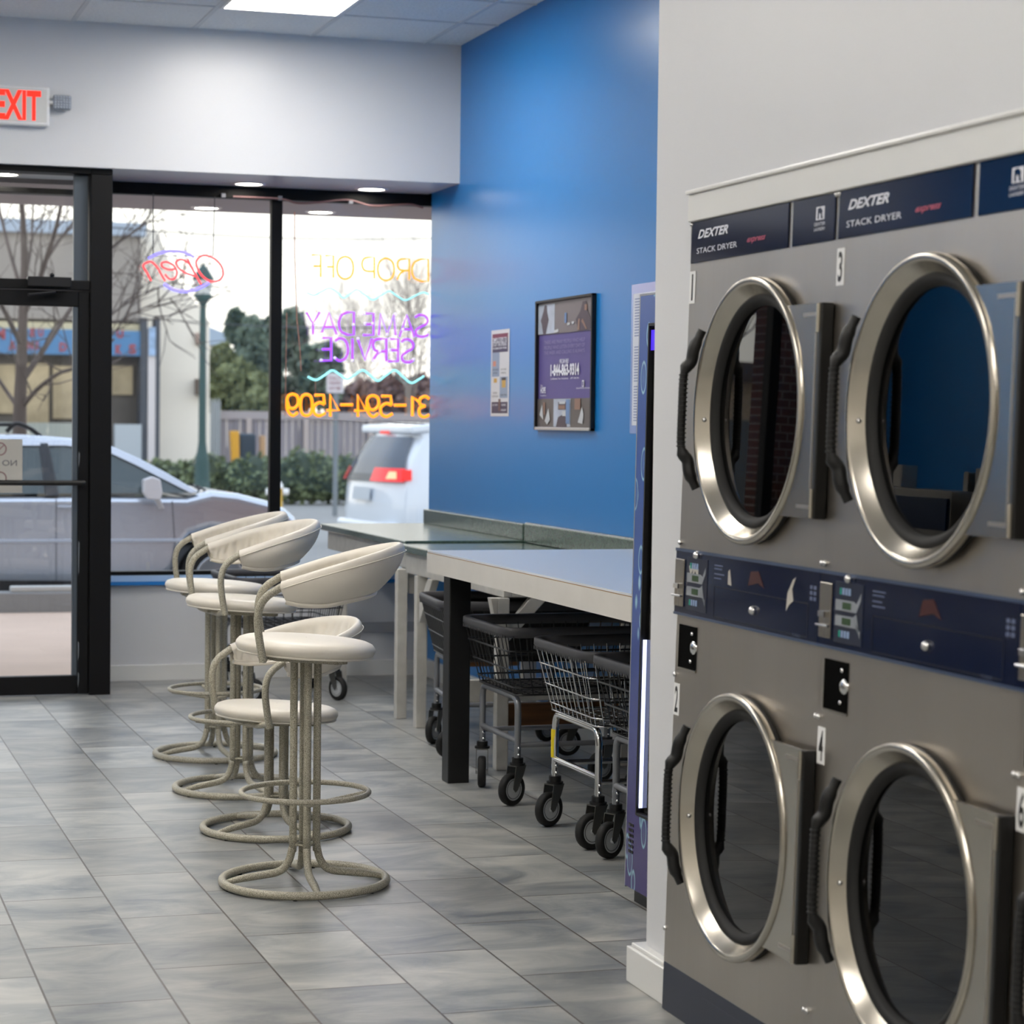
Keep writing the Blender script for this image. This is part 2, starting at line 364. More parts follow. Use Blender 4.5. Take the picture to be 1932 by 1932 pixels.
# ceiling light panels
def troffer(x, y, label):
    t = thing('ceiling_light', label, 'ceiling light', (x, y, CEIL), 0, 'ceiling light panels')
    f = MB(); X0, X1, Y0, Y1 = -.297, .297, -.607, .607
    f.box(X0, X0+.018, Y0, Y1, -.014, -.005).box(X1-.018, X1, Y0, Y1, -.014, -.005).box(X0+.018, X1-.018, Y0, Y0+.018, -.014, -.005).box(X0+.018, X1-.018, Y1-.018, Y1, -.014, -.005)
    f.build('frame', TRIMW, t)
    MB().box(X0+.018, X1-.018, Y0+.018, Y1-.018, -.0105, -.0055).build('diffuser', mat('lit_panel', 'ffffff', .5, emit=('fffaf2', TROFFER)), t)
troffer(2.309, 10.53, 'lit white ceiling panel nearest the front windows, above the stools')
for i, yy in enumerate((7.43, 1.23, -2.2)):
    troffer(1.07 if i % 2 == 0 else 1.07, yy, ['lit ceiling panel above the floor between camera and stools', 'lit ceiling panel above the camera', 'lit ceiling panel behind the camera'][i])
for i, yy in enumerate((10.53, 7.43, 4.33, 1.23)):
    troffer(-.79, yy, ['lit ceiling panel over the washers nearest the window', 'lit ceiling panel over the washers, second from the window', 'lit ceiling panel over the washers opposite the dryers', 'lit ceiling panel over the washers beside the camera', 'lit ceiling panel over the washers behind the camera'][i])
# round downlights in the soffit and in the canopy outside
def downlight(x, y, z, label, grp):
    t = thing('recessed_downlight', label, 'downlight', (x, y, z), 0, grp)
    MB().lathe([(.073, -.004), (.078, -.008), (.092, -.004), (.094, 0)], (0, 0, 0), 'z', 32).build('trim_ring', WHITE, t)
    MB().disc((0, 0, -.003), .073).build('lens', mat('lit_lens', 'ffffff', .5, emit=('fff6e8', DOWNLIGHT)), t)
downlight(2.385, 12.28, 2.715, 'lit round downlight in the soffit above the red and blue neon sign', 'downlights in the window soffit')
downlight(3.07, 12.28, 2.715, 'lit round downlight in the soffit nearest the blue wall', 'downlights in the window soffit')
downlight(1.085, 12.32, 2.715, 'lit round downlight in the soffit seen through the transom over the door', 'downlights in the window soffit')
# canopy outside over the sidewalk
struct('trim_5', MB().box(-6, 12, 12.62, 13.88, 2.70, 3.3), mat('canopy_soffit', 'a29ea2', .7))
struct('wall_front_outside', MB().box(-6, -2.2, 12.5, 12.8, 0, 5).box(3.9, 12, 12.5, 12.8, 0, 5).box(-6, 12, 12.56, 12.7, 3.3, 5), mat('outside_brick', '8a5a48', .8, noise=(20, .2, (1, 1, 3))))
downlight(2.388, 13.62, 2.70, 'lit round downlight in the outdoor canopy behind the hanging chains', 'downlights in the outdoor canopy')
downlight(3.082, 13.60, 2.70, 'lit round downlight in the outdoor canopy above the orange neon words', 'downlights in the outdoor canopy')

# exit sign
t = thing('exit_sign', 'white exit sign with glowing red letters and an emergency lamp head', 'exit sign', (1.10, 11.82, 2.905))
MB().box(-.17, .165, -.048, 0, 0, .20).build('housing', WHITE, t, .012, 3)
MB().box(-.155, .150, -.050, -.046, .02, .185).build('face_plate', mat('sign_face', 'dcdcd8', .5), t, .002)
text(MB(), 'EXIT', (-.108, -.0512, .026), (1, 0, 0), (0, 0, 1), .228, .150, fat=.03).build('letters', mat('exit_red', 'e02018', .5, emit=('ff2a14', 1.1)), t, label='glowing red letters')
lh = MB().box(.18, .272, -.060, -.022, .087, .163)
h_ = lh.build('lamp_head', mat('lamp_grey', '9aa0a8', .4), t, .012, 3)
MB().cyl((.16, -.035, .125), (.182, -.035, .125), .011).build('lamp_neck', WHITE, t)
lm = MB()
for i in range(6):
    for j in range(5): lm.sphere((.190+.0142*i, -.0605, .098+.0135*j), .0052, 6, 4)
lm.build('lamp_lens', mat('lens_grey', 'b8c0cc', .15), h_)

# ================================================================ stools
def column_leg(ang, top):
    d = Vector((math.cos(ang), math.sin(ang), 0))
    prof = [(.037, top), (.037, .15), (.039, .115), (.047, .080), (.064, .053), (.088, .040), (.125, .034), (.175, .028), (.215, .021), (.243, .015)]
    p = smooth_path([d*r+Vector((0, 0, z)) for r, z in prof], 4)
    r = [.0122]*(len(p)-9)+[.0122-.0045*i/8 for i in range(9)]
    return MB().tube(p, r, 12)
def stool(name, label, loc, rz, h, ring, group):
    t = thing(name, label, 'stool', loc, rz, group)
    th0 = .16
    MB().torus((0, 0, .0145), .2535, .0132, 64, 12).build('base_ring', SPECK, t)
    for i in range(4): column_leg(th0+i*PI/2, h-.068).build('leg', SPECK, t)
    for i in range(6): MB().cyl((.2515*math.cos(i*PI/3+.4), .2515*math.sin(i*PI/3+.4), 0), (.2515*math.cos(i*PI/3+.4), .2515*math.sin(i*PI/3+.4), .006), .007, 8).build('foot_glide', RUBBER, t)
    wb = MB()
    for i in range(4):
        a = th0+i*PI/2; b_ = a+PI/2; wb.cyl((.037*math.cos(a), .037*math.sin(a), .125), (.037*math.cos(b_), .037*math.sin(b_), .125), .004, 8)
    wb.build('cross_tie', SPECK, t)
    if ring:
        fr = MB().torus((0, 0, .287), .197, .0088, 56, 10).build('footrest', SPECK, t)
        for i in range(4):
            a = th0+i*PI/2; MB().cyl((.192*math.cos(a), .192*math.sin(a), .280), (.046*math.cos(a), .046*math.sin(a), .252), .0065, 8).build('strut', SPECK, fr)
    # everything above the column tips a little to the back
    M = Matrix.Translation((0, 0, h)) @ Matrix.Rotation(math.radians(3.6), 4, 'Y')
    def up(mb):
        mb.v = [tuple(M @ Vector(v)) for v in mb.v]; return mb
    pl = MB().prism([(-.145, -.035, -.066), (-.145, .035, -.066), (-.09, .10, -.066), (.10, .10, -.066), (.13, .06, -.066), (.13, -.06, -.066), (.10, -.10, -.066), (-.09, -.10, -.066)], (0, 0, .014))
    up(pl).build('seat_plate', SPECK, t, .002)
    cush = [(0, -.047), (.185, -.047), (.204, -.045), (.2115, -.038), (.2165, -.027), (.215, -.018), (.207, -.008), (.192, -.002), (.16, .001), (.09, .003), (.002, .004)]
    seat = up(MB().lathe(cush, (0, 0, 0), 'z', 64)).build('seat', VINYL, t)
    up(MB().torus((0, 0, -.044), .2075, .0035, 64, 6)).build('piping', VINYL, seat)
    # arm tube loop and its padded sleeve
    U0 = [(-.092, -.226, .168), (-.02, -.232, .197), (.05, -.232, .224), (.12, -.218, .249), (.19, -.175, .273), (.245, -.10, .291), (.268, 0, .298)]
    U = smooth_path(U0+[(x, -y, z) for x, y, z in U0[-2::-1]], 6)
    L0 = [(-.074, -.226, .130), (-.02, -.226, .123), (.05, -.216, .127), (.10, -.196, .139), (.15, -.155, .150), (.188, -.085, .158), (.200, 0, .162)]
    Lc = smooth_path(L0+[(x, -y, z) for x, y, z in L0[-2::-1]], 6)
    arm = [(-.128, -.226, -.058), (-.140, -.226, -.01), (-.151, -.226, .045), (-.153, -.226, .085), (-.144, -.226, .120), (-.122, -.226, .148)]
    path = smooth_path(arm, 5)[:-1]+U+smooth_path([(x, -y, z) for x, y, z in arm], 5)[:-1][::-1]
    up(MB().tube(path, .0122, 12)).build('arm_tube', SPECK, t)
    up(MB().tube([(-.132, -.226, -.046), (-.125, -.12, -.062), (-.125, .12, -.062), (-.132, .226, -.046)], .0105, 10)).build('arm_crossbar', SPECK, t)
    n = len(U); sec = []; NS = 8
    for i in range(n):
        tu = (U[min(i+1, n-1)]-U[max(i-1, 0)]); nn = Vector((tu.y, -tu.x, 0)).normalized()
        ring_ = []
        for s_ in range(NS+1):
            f = s_/NS; P = Lc[i].lerp(U[i], f); wv = .008+.011*f
            ring_.append(P+nn*(wv+.016*math.sin(PI*f)*min(1, 6*min(i, n-1-i)/n)))
        for a in (60, 90, 120): ring_.append(U[i]+nn*(.019*math.cos(math.radians(a)))+Vector((0, 0, .019*math.sin(math.radians(a)))))
        for s_ in range(NS, -1, -1):
            f = s_/NS; P = Lc[i].lerp(U[i], f); wv = .008+.011*f
            wrk = .0080*math.sin(i*2.3+1.3*math.sin(f*5+i*.7))*math.sin(PI*f)
            ring_.append(P-nn*(wv-.010*math.sin(PI*f)*min(1, 6*min(i, n-1-i)/n)+wrk))
        sec.append(ring_)
    m_ = len(sec[0]); vs = [p for r_ in sec for p in r_]; fs = []
    for i in range(n-1):
        for k_ in range(m_): fs.append((i*m_+k_, (i+1)*m_+k_, (i+1)*m_+(k_+1) % m_, i*m_+(k_+1) % m_))
    bk = up(MB().add(vs, fs, True)).build('backrest', VINYL, t)
    md = bk.modifiers.new('sub', 'SUBSURF'); md.levels = 1; md.render_levels = 1
    # stitched seam just under the rim, and the hem
    sm = [U[i]+Vector(((U[min(i+1, n-1)]-U[max(i-1, 0)]).y, -(U[min(i+1, n-1)]-U[max(i-1, 0)]).x, 0)).normalized()*.0205+Vector((0, 0, -.004)) for i in range(1, n-1)]
    up(MB().tube(sm, .0016, 6)).build('seam', VINYL, bk)
    up(MB().tube([p+Vector((0, 0, -.003)) for p in Lc], .0085, 8)).build('hem', VINYL, bk)
    return t
GS = 'vinyl bar stools in the row'
def place(nm, lab, X, Y, a, h, ring):
    stool(nm, lab, (X, Y, 0), math.radians(a)-math.atan2(X, Y), h, ring, GS)
place('bar_stool', 'tall cream vinyl bar stool nearest the camera, in full view', 1.525, 6.88, 1, .764, True)
place('low_stool', 'low cream vinyl stool with no footrest, behind the nearest tall stool', 1.628, 7.81, 25, .444, False)
place('bar_stool', 'tall cream vinyl bar stool, middle one of the three tall stools', 1.675, 8.70, 16, .752, True)
place('bar_stool', 'tall cream vinyl bar stool farthest back, nearest the window', 1.74, 9.62, 8, .746, True)

# ================================================================ folding counters
def top_slab(mb, x0, x1, y0, y1, z1, th): return mb.box(x0, x1, y0, y1, z1-th, z1)
def wood_leg(t, x, y, s, z1, lab=None, foot=0):
    return MB().box(x, x+s[0], y, y+s[1], foot, z1).build('leg', PWHITE, t, .004)
# counter by the window
t = thing('folding_counter', 'green speckled counter on white wooden legs, the one reaching the front window', 'counter', (3.1, 11.45, 0), 0, 'green folding counters')
top_slab(MB(), 2.815, BX-.002, 10.535, 12.36, .864, .036).build('countertop', GREEN, t, .006, 3, world=True)
MB().box(2.85, 2.888, 10.58, 12.33, .725, .826).box(2.888, 3.40, 10.58, 10.618, .725, .826).box(2.888, 3.40, 12.29, 12.33, .725, .826).build('apron', PWHITE, t, .003, world=True)
for (x, y) in ((2.80, 11.86), (2.795, 10.60)):
    MB().box(x, x+.052, y, y+.05, 0, .724).build('leg', PWHITE, t, .004, world=True)
MB().prism([(2.86, 11.90, .60), (2.86, 11.90, .70), (2.86, 12.06, .82), (2.86, 12.12, .82), (2.86, 12.12, .76)][:4], (.036, 0, 0)).build('brace', PWHITE, t, .003, world=True)
MB().prism([(2.86, 10.64, .60), (2.86, 10.64, .68), (2.86, 10.80, .82), (2.86, 10.87, .82)], (.036, 0, 0)).build('brace', PWHITE, t, .003, world=True)
MB().box(3.405, BX-.002, 10.535, 12.36, .864, .944).build('backsplash', GREEN, t, .005, 3, world=True)
# counter in the middle
t = thing('folding_counter', 'green speckled counter between the window counter and the white table', 'counter', (3.1, 9.7, 0), 0, 'green folding counters')
top_slab(MB(), 2.775, BX-.002, 8.90, 10.52, .853, .036).build('countertop', GREEN, t, .006, 3, world=True)
MB().box(2.81, 2.848, 8.94, 10.50, .715, .815).box(2.848, 3.40, 8.94, 8.978, .715, .815).box(2.848, 3.40, 10.46, 10.50, .715, .815).build('apron', PWHITE, t, .003, world=True)
for (x, y) in ((2.80, 10.26), (2.782, 8.93)):
    MB().box(x, x+.052, y, y+.05, 0, .714).build('leg', PWHITE, t, .004, world=True)
MB().box(3.33, 3.40, 8.93, 8.97, 0, .714).build('leg', PWHITE, t, .004, world=True)
MB().box(3.33, 3.40, 10.28, 10.32, 0, .714).build('leg', PWHITE, t, .004, world=True)
MB().prism([(2.835, 8.945, .53), (2.835, 8.945, .60), (2.93, 8.945, .715), (3.01, 8.945, .715)], (0, .036, 0)).build('brace', PWHITE, t, .003, world=True)
MB().prism([(2.795, 10.20, .50), (2.795, 10.20, .59), (2.795, 10.06, .715), (2.795, 9.98, .715)], (.036, 0, 0)).build('brace', PWHITE, t, .003, world=True)
MB().prism([(2.782, 8.93, .57), (2.782, 8.93, .714), (2.752, 8.93, .714)], (0, .05, 0)).build('leg_gusset', PWHITE, t, .002, world=True)
MB().box(2.66, 3.33, 8.975, 9.013, .28, .372).build('stretcher', PWHITE, t, .003, world=True)
MB().box(2.86, 3.40, 9.02, 9.058, .165, .262).build('stretcher', WOOD, t, .003, world=True, label='bare brown wooden stretcher')
MB().box(3.02, 3.33, 10.33, 10.37, .275, .355).build('stretcher', WOOD, t, .003, world=True, label='bare brown wooden stretcher')
MB().box(3.405, BX-.002, 8.98, 10.52, .853, .953).build('backsplash', GREEN, t, .010, 3, world=True)
# white laminate table nearest the camera
t = thing('folding_table', 'white laminate folding table with thick edge and black post leg', 'table', (2.93, 7.6, 0))
MB().box(2.437, BX-.03, 6.42, 8.775, .915, .922).build('tabletop', LAMW, t, world=True)
MB().box(2.437, BX-.03, 6.42, 8.775, .912, .915).build('edge_line', WOODE, t, world=True)
MB().box(2.435, 2.462, 6.42, 8.777, .836, .912).box(2.462, BX-.03, 8.75, 8.777, .836, .912).box(2.462, BX-.03, 6.42, 6.447, .836, .912).build('edge_band', LAME, t, world=True)
MB().box(2.462, BX-.03, 6.447, 8.75, .885, .912).build('substrate', mat('dark_board', '3a332c', .7), t, world=True)
LEGB = mat('black_painted_wood', '0b0b0c', .45, noise=(30, .4, (1, 1, 1)))
for x, y in ((2.497, 8.655), (3.30, 8.64), (3.30, 6.50)):
    MB().box(x, x+.088, y, y+.092, 0, .885).build('leg', LEGB, t, .004, world=True)

# ================================================================ laundry carts
def cart(name, label, loc, rz, wire, frame, tape=False, liner=False, h=0.0, sw=(205, 235, 190, 215)):
    t = thing(name, label, 'laundry cart', loc, rz, 'laundry carts')
    HX, HY = .345, .305; zr, zb = .672+h, .416+h
    def rr(hx, hy, r, z, n=6):
        out = []
        for cx, cy, a0 in ((hx-r, hy-r, 0), (-hx+r, hy-r, 90), (-hx+r, -hy+r, 180), (hx-r, -hy+r, 270)):
            for i in range(n+1):
                a = math.radians(a0+90*i/n); out.append(Vector((cx+r*math.cos(a), cy+r*math.sin(a), z)))
        return out
    # bumper rim: square section with a lip under it
    prof = [(-.024, 0), (-.004, .003), (0, 0), (.001, -.022), (-.004, -.026), (-.010, -.038), (-.016, -.038), (-.020, -.026), (-.024, -.022)]
    secs = []
    for dx, dz in prof: secs.append(rr(HX+dx, HY+dx, max(.02, .085+dx), zr+dz))
    n = len(secs[0]); vs = [p for r_ in secs for p in r_]; m_ = len(secs)
    fs = [(i*n+k, ((i+1) % m_)*n+k, ((i+1) % m_)*n+(k+1) % n, i*n+(k+1) % n) for i in range(m_) for k in range(n)]
    rim = MB().add(vs, fs, True).build('bumper_rim', DARKR, t)
    rb = MB()
    for k in range(22):
        y = -.25+.5*k/21; rb.box(-HX+.006, -HX+.010, y-.004, y+.004, zr-.040, zr-.027)
    rb.build('rim_ribs', DARKR, rim)
    # basket of wires
    b = MB(); r0 = .0022
    def P(sx, sy, f):   # corner position at height fraction f (0 bottom)
        return None
    bx, by, tx, ty = HX-.072, HY-.055, HX-.018, HY-.018
    def side(u, axis, sgn, f):
        hx = bx+(tx-bx)*f; hy = by+(ty-by)*f; z = zb+(zr-.03-zb)*f
        return Vector((sgn*hx, u*hy, z)) if axis == 'x' else Vector((u*hx, sgn*hy, z))
    for sgn in (-1, 1):
        for i in range(11):
            u = -1+2*(i+.5)/11; b.tube([side(u, 'x', sgn, 1), side(u, 'x', sgn, 0)], r0, 5)
        for i in range(13):
            u = -1+2*(i+.5)/13; b.tube([side(u, 'y', sgn, 1), side(u, 'y', sgn, 0)], r0, 5)
    for f in (.0, .12, .42, .74):
        hx = bx+(tx-bx)*f+.003; hy = by+(ty-by)*f+.003; z = zb+(zr-.03-zb)*f
        b.tube(rr(hx, hy, .03, z, 3), .0036, 6, closed=True)
    for i in range(11):
        u = -1+2*(i+.5)/11; b.tube([(-bx, u*by, zb), (bx, u*by, zb)], r0, 5)
    for i in range(12):
        u = -1+2*(i+.5)/12; b.tube([(u*bx, -by, zb-.003), (u*bx, by, zb-.003)], r0, 5)
    b.build('wire_basket', wire, t)
    if liner:
        l = MB()
        for sgn in (-1, 1):
            l.prism([side(-1, 'x', sgn, 1), side(1, 'x', sgn, 1), side(1, 'x', sgn, .02), side(-1, 'x', sgn, .02)], (-sgn*.003, 0, 0))
            l.prism([side(-1, 'y', sgn, 1), side(1, 'y', sgn, 1), side(1, 'y', sgn, .02), side(-1, 'y', sgn, .02)], (0, -sgn*.003, 0))
        l.build('side_liner', BLACK, t, label='solid black liner panels')
    # frame: two U shaped tubes, cross and side bars
    LX, LY = .262, .228
    for s_ in (-1, 1):
        pts = smooth_path([(s_*LX, -LY, .175), (s_*LX, -LY, .30+h), (s_*LX, -LY, .36+h), (s_*LX, -LY+.012, .390+h), (s_*LX, -LY+.042, .402+h), (s_*LX, -.1, .403+h), (s_*LX, .1, .403+h), (s_*LX, LY-.042, .402+h), (s_*LX, LY-.012, .390+h), (s_*LX, LY, .36+h), (s_*LX, LY, .30+h), (s_*LX, LY, .175)], 4)
        fr = MB().tube(pts, .0125, 12).tube([(s_*LX, -LY, .240), (s_*LX, LY, .240)], .0115, 10)
        o = fr.build('end_frame', frame, t)
        bl = MB()
        for y in (-LY, LY):
            for z in (.19, .215): bl.sphere((s_*LX-.004, y+.014, z), .006, 8, 5).sphere((s_*LX, y-.014, z), .006, 8, 5)
        bl.build('bolt', CHROME, o)
    for y in (-LY, LY): MB().tube([(-LX, y, .225), (LX, y, .225)], .010, 10).build('side_bar', frame, t)
    # castors
    k = 0
    for sx in (-1, 1):
        for sy in (-1, 1):
            a = math.radians(sw[k]); k += 1
            C0 = Vector((sx*LX, sy*LY, 0)); d = Vector((math.cos(a), math.sin(a), 0)); s_ = Vector((-d.y, d.x, 0)); wc = C0+d*.030+Vector((0, 0, .062))
            cs = MB().cyl(C0+Vector((0, 0, .150)), C0+Vector((0, 0, .158)), .030, 18).cyl(C0+Vector((0, 0, .158)), C0+Vector((0, 0, .178)), .022, 16).build('castor', BLACK, t)
            fk = MB()
            for q in (-1, 1):
                p0 = C0+s_*(q*.0215); ps = [p0-d*.024+Vector((0, 0, .150)), p0+d*.030+Vector((0, 0, .150)), p0+d*.044+Vector((0, 0, .066)), p0+d*.032+Vector((0, 0, .052)), p0+d*.020+Vector((0, 0, .060)), p0-d*.010+Vector((0, 0, .115))]
                fk.prism(ps, s_*(.0025*q))
            fk.obox(C0+d*.003+Vector((0, 0, .149)), d*.028, s_*.022, Vector((0, 0, .002)))
            fk.build('fork', mat('zinc_fork', '62625f', .4, metal=.7), cs)
            w_ = MB(); prof = [(.042, -.013), (.052, -.016), (.060, -.012), (.062, 0), (.060, .012), (.052, .016), (.042, .013)]
            for mb_, pr in ((w_, prof),):
                vs = []
                for r, hh in pr:
                    for q in range(28):
                        an = 2*PI*q/28; vs.append(wc+d*(math.cos(an)*r)+Vector((0, 0, math.sin(an)*r))+s_*hh)
                mb_.add(vs, [(i*28+q, i*28+(q+1) % 28, (i+1)*28+(q+1) % 28, (i+1)*28+q) for i in range(len(pr)-1) for q in range(28)], True)
            w_.build('tyre', RUBBER, cs)
            MB().cyl(wc-s_*.012, wc+s_*.012, .043, 26).cyl(wc-s_*.0225, wc+s_*.0225, .010, 12).build('wheel_hub', WHEEL, cs)
            gv = MB()
            for q in (-1, 1): gv.tube([wc+d*(math.cos(2*PI*k_/24)*.035)+Vector((0, 0, math.sin(2*PI*k_/24)*.035))+s_*(q*.012) for k_ in range(24)], .0014, 5, closed=True)
            gv.build('hub_groove', DARKR, cs)
    if tape: MB().cyl((-LX-.002, LY+.002, .245), (-LX-.002, LY+.002, .345), .0132, 12).build('tape', mat('yellow_tape', 'e0c81e', .5), t)
    return t
DWIRE = mat('black_coated_wire', '1b1b1d', .35)
cart('laundry_cart', 'black wire laundry cart with grey frame just right of the black table leg', (2.875, 8.345, 0), 0, DWIRE, GREYP, sw=(208, 252, 170, 200))
cart('laundry_cart', 'chrome wire laundry cart with yellow tape on its leg', (2.872, 7.44, 0), 0, CHROME, CHROME, tape=True, sw=(200, 208, 150, 190))
cart('laundry_cart', 'black wire laundry cart with grey frame beside the vending machine', (2.875, 6.82, 0), 0, DWIRE, GREYP, sw=(215, 210, 180, 160))
cart('laundry_cart', 'laundry cart with solid black sides half hidden behind the black table leg', (3.00, 9.52, 0), math.radians(-6), DWIRE, GREYP, liner=True)
cart('laundry_cart', 'black wire laundry cart in front of the window sill behind the stools', (2.44, 11.66, 0), math.radians(92), DWIRE, GREYP, h=-.035)

# ================================================================ vending machine
VPUR = mat('purple_blue_print', '3c3a78', .25)
def bubble_mat():
    m = mat('bubble_print', '2f3f82', .22); nt = m.node_tree; b = nt.nodes['Principled BSDF']; N = nt.nodes.new; L = nt.links.new
    tc = N('ShaderNodeTexCoord'); sp = N('ShaderNodeSeparateXYZ'); L(tc.outputs['Object'], sp.inputs[0])
    r = N('ShaderNodeValToRGB'); L(sp.outputs['Z'], r.inputs[0]); r.color_ramp.elements[0].position = .2; r.color_ramp.elements[0].color = lin('3f3470'); r.color_ramp.elements[1].position = 1.0; r.color_ramp.elements[1].color = lin('3c5a9e')
    mp = N('ShaderNodeMapping'); mp.inputs['Scale'].default_value = (14, 14, 6.5); L(tc.outputs['Object'], mp.inputs[0])
    v = N('ShaderNodeTexVoronoi'); L(mp.outputs[0], v.inputs['Vector']); v.inputs['Scale'].default_value = 1
    q = N('ShaderNodeValToRGB'); L(v.outputs['Distance'], q.inputs[0]); e = q.color_ramp.elements
    e[0].position = 0; e[0].color = (.15, .15, .15, 1); e[1].position = .26; e[1].color = (.05, .05, .05, 1); a = e.new(.31); a.color = (.75, .75, .75, 1); a = e.new(.35); a.color = (0, 0, 0, 1)
    mx = N('ShaderNodeMixRGB'); mx.inputs[2].default_value = lin('9fd0e6'); L(q.outputs[0], mx.inputs[0]); L(r.outputs[0], mx.inputs[1]); L(mx.outputs[0], b.inputs['Base Color'])
    return m
BUB = bubble_mat()
VW = .90
t = thing('vending_machine', 'purple and blue vending machine with bubble print beside the white partition', 'vending machine', (2.400, 6.395, 0), -PI/2, rx=-.014)
MB().box(0, VW, .035, .80, .045, 1.825).build('cabinet', mat('vending_side_grey', '8d9096', .4), t, .004)
MB().box(0.01, VW-.01, .03, .76, 0, .045).build('base', BLACK, t)
MB().box(0, .009, 0, .035, .045, 1.825).box(0, VW, 0, .035, 1.818, 1.825).build('door_edge', mat('silver_edge', 'a8abb2', .35, metal=.7), t, .001)
MB().box(.009, .085, 0, .034, .05, 1.818).box(.085, VW, 0, .034, 1.735, 1.818).box(.085, VW, 0, .034, .05, .275).box(.66, VW, 0, .034, .275, 1.735).build('door_panel', BUB, t)
MB().box(.085, .094, -.003, .03, .275, 1.735).box(.094, .66, -.003, .03, .275, .284).box(.094, .66, -.003, .03, 1.726, 1.735).build('window_frame', BLACK, t, .001)
MB().box(.094, .66, .010, .014, .284, 1.726).build('window_pane', glass('vending_glass', (.9, .92, .95), 1.0), t)
MB().box(.094, .66, .034, .60, .284, .30).box(.094, .66, .5, .6, .30, 1.72).build('interior', mat('vending_dark', '1c1d22', .4), t)
for z in (.52, .78, 1.04, 1.30): MB().box(.10, .655, .06, .5, z, z+.012).build('shelf', mat('shelf_grey', '55585e', .35, metal=.5), t)
MB().box(.110, .1138, -.002, .009, .30, .80).build('light_strip', mat('led_tube', 'ffffff', .5, emit=('b4c2ff', 1.5)), t)
MB().box(.098, .16, .002, .006, 1.655, 1.715).build('purple_display', mat('purple_lit', '3a1fb0', .4, emit=('4a20ff', .5)), t)
lv = MB()
for i in range(6):
    for j in range(2): lv.box(.030+.022*j, .047+.022*j, -.0015, 0, .155+.016*i, .163+.016*i)
lv.build('vent_slots', BLACK, t)
iv = MB()
rnd = random.Random(3)
for z in (.532, .792, 1.052, 1.312):
    for i in range(5): iv.box(.15+.09*i, .205+.09*i, .07, .12, z, z+rnd.uniform(.10, .18))
iv.build('snack_packets', mat('packets', '7a5a50', .5, noise=(9, .8, (1, 1, 1))), t)

# ================================================================ things on the blue wall
def wall_rect(mb, y0, y1, z0, z1, x): return mb.prism([(x, y0, z0), (x, y1, z0), (x, y1, z1), (x, y0, z1)], (-.0006, 0, 0))
UX, UZ = (0, -1, 0), (0, 0, 1)
px = BX
# framed poster; y runs 10.43 (left) to 9.615 (right)
yl, yr, zb, zt = 10.430, 9.615, 1.402, 2.018
t = thing('framed_poster', 'large purple framed poster with a white hotline number and photo strips', 'poster', (px, (yl+yr)/2, zb))
f = MB(); x0, x1 = px-.022, px-.001
f.box(x0, x1, yr, yr+.016, zb, zt).box(x0, x1, yl-.016, yl, zb, zt).box(x0, x1, yr, yl, zt-.012, zt)
f.build('frame', BLACK, t, .002, world=True)
MB().box(x0, x1, yr, yl, zb, zb+.014).build('bottom_rail', mat('silver_rail', 'c8c8c8', .3, metal=.6), t, .002, world=True)
PX = px-.008
wall_rect(MB(), yr+.016, yl-.016, zb+.014, zt-.012, px-.004).build('print_sheet', mat('poster_purple', '574d8a', .5), t, world=True)
def W(u, v): return yl-.016-u*(yl-yr-.032), zb+.014+v*(zt-zb-.026)     # u 0..1 left to right, v 0..1 up
def blk(mb, u0, u1, v0, v1, x=PX):
    ya, za = W(u0, v0); yb, zb_ = W(u1, v1); return wall_rect(mb, yb, ya, za, zb_, x)
def poly(mb, pts, x): return mb.prism([(x, W(u, v)[0], W(u, v)[1]) for u, v in pts], (-.0006, 0, 0))
blk(MB(), 0, 1, .745, 1).build('photo_strip', mat('photo_brown', '6a6266', .4), t, world=True)
blk(MB(), 0, 1, 0, .228).build('photo_strip', mat('photo_dark', '55504f', .4), t, world=True)
PM = {'photo_light': mat('photo_lightblue', 'a9b2c2', .5, noise=(7, .2, (1, 1, 1))), 'photo_figure': mat('photo_figure', '4d424c', .5), 'photo_white': mat('photo_white', 'bfc3c8', .5), 'photo_skin_tone': mat('photo_skin', '8d6e60', .5), 'photo_blue': mat('photo_blue', '6a88b4', .5)}
def piece(nm, pts, d):
    if len(pts) == 4 and not isinstance(pts[0], tuple): u0, u1, v0, v1 = pts; pts = [(u0, v0), (u1, v0), (u1, v1), (u0, v1)]
    poly(MB(), pts, PX-.001*d).build(nm, PM[nm], t, world=True)
for q in ((0, .31, .75, .985), (.31, .62, .005, .225)): piece('photo_light', q, 1)
for q in ([(.10, .75), (.07, .83), (.05, .86), (.10, .93), (.12, .98), (.16, .98), (.17, .92), (.2, .86), (.17, .80), (.15, .75)], [(.36, .0), (.40, .08), (.48, .1), (.56, .08), (.56, .0)], [(.40, .14), (.54, .14), (.54, .20), (.40, .20)], [(.74, .75), (.70, .84), (.78, .90), (.82, .97), (.88, .97), (.90, .90), (.96, .84), (.96, .75)]): piece('photo_figure', q, 2)
for q in ([(.31, .75), (.31, .77), (.39, .78), (.39, .755)], (.55, .60, .80, .82), (.63, .67, .805, .825), (.42, .53, .185, .205), (.48, .54, .09, .13), [(.05, .10), (.10, .18), (.12, .06)], [(.15, .05), (.22, .15), (.25, .06), (.2, .02)], [(.76, .04), (.83, .16), (.86, .10), (.84, .03)]): piece('photo_white', q, 3)
for q in ((.12, .155, .10, .20), (.70, .80, .14, .225), [(.73, .755), (.75, .84), (.775, .84), (.77, .755)], [(.88, .755), (.80, .82), (.82, .84), (.90, .76)], (.41, .53, .145, .175), (.855, .90, .90, .945)): piece('photo_skin_tone', q, 3)
for q in ((.50, .535, .82, .90), (.545, .61, .03, .22)): piece('photo_blue', q, 3)
tx = MB()
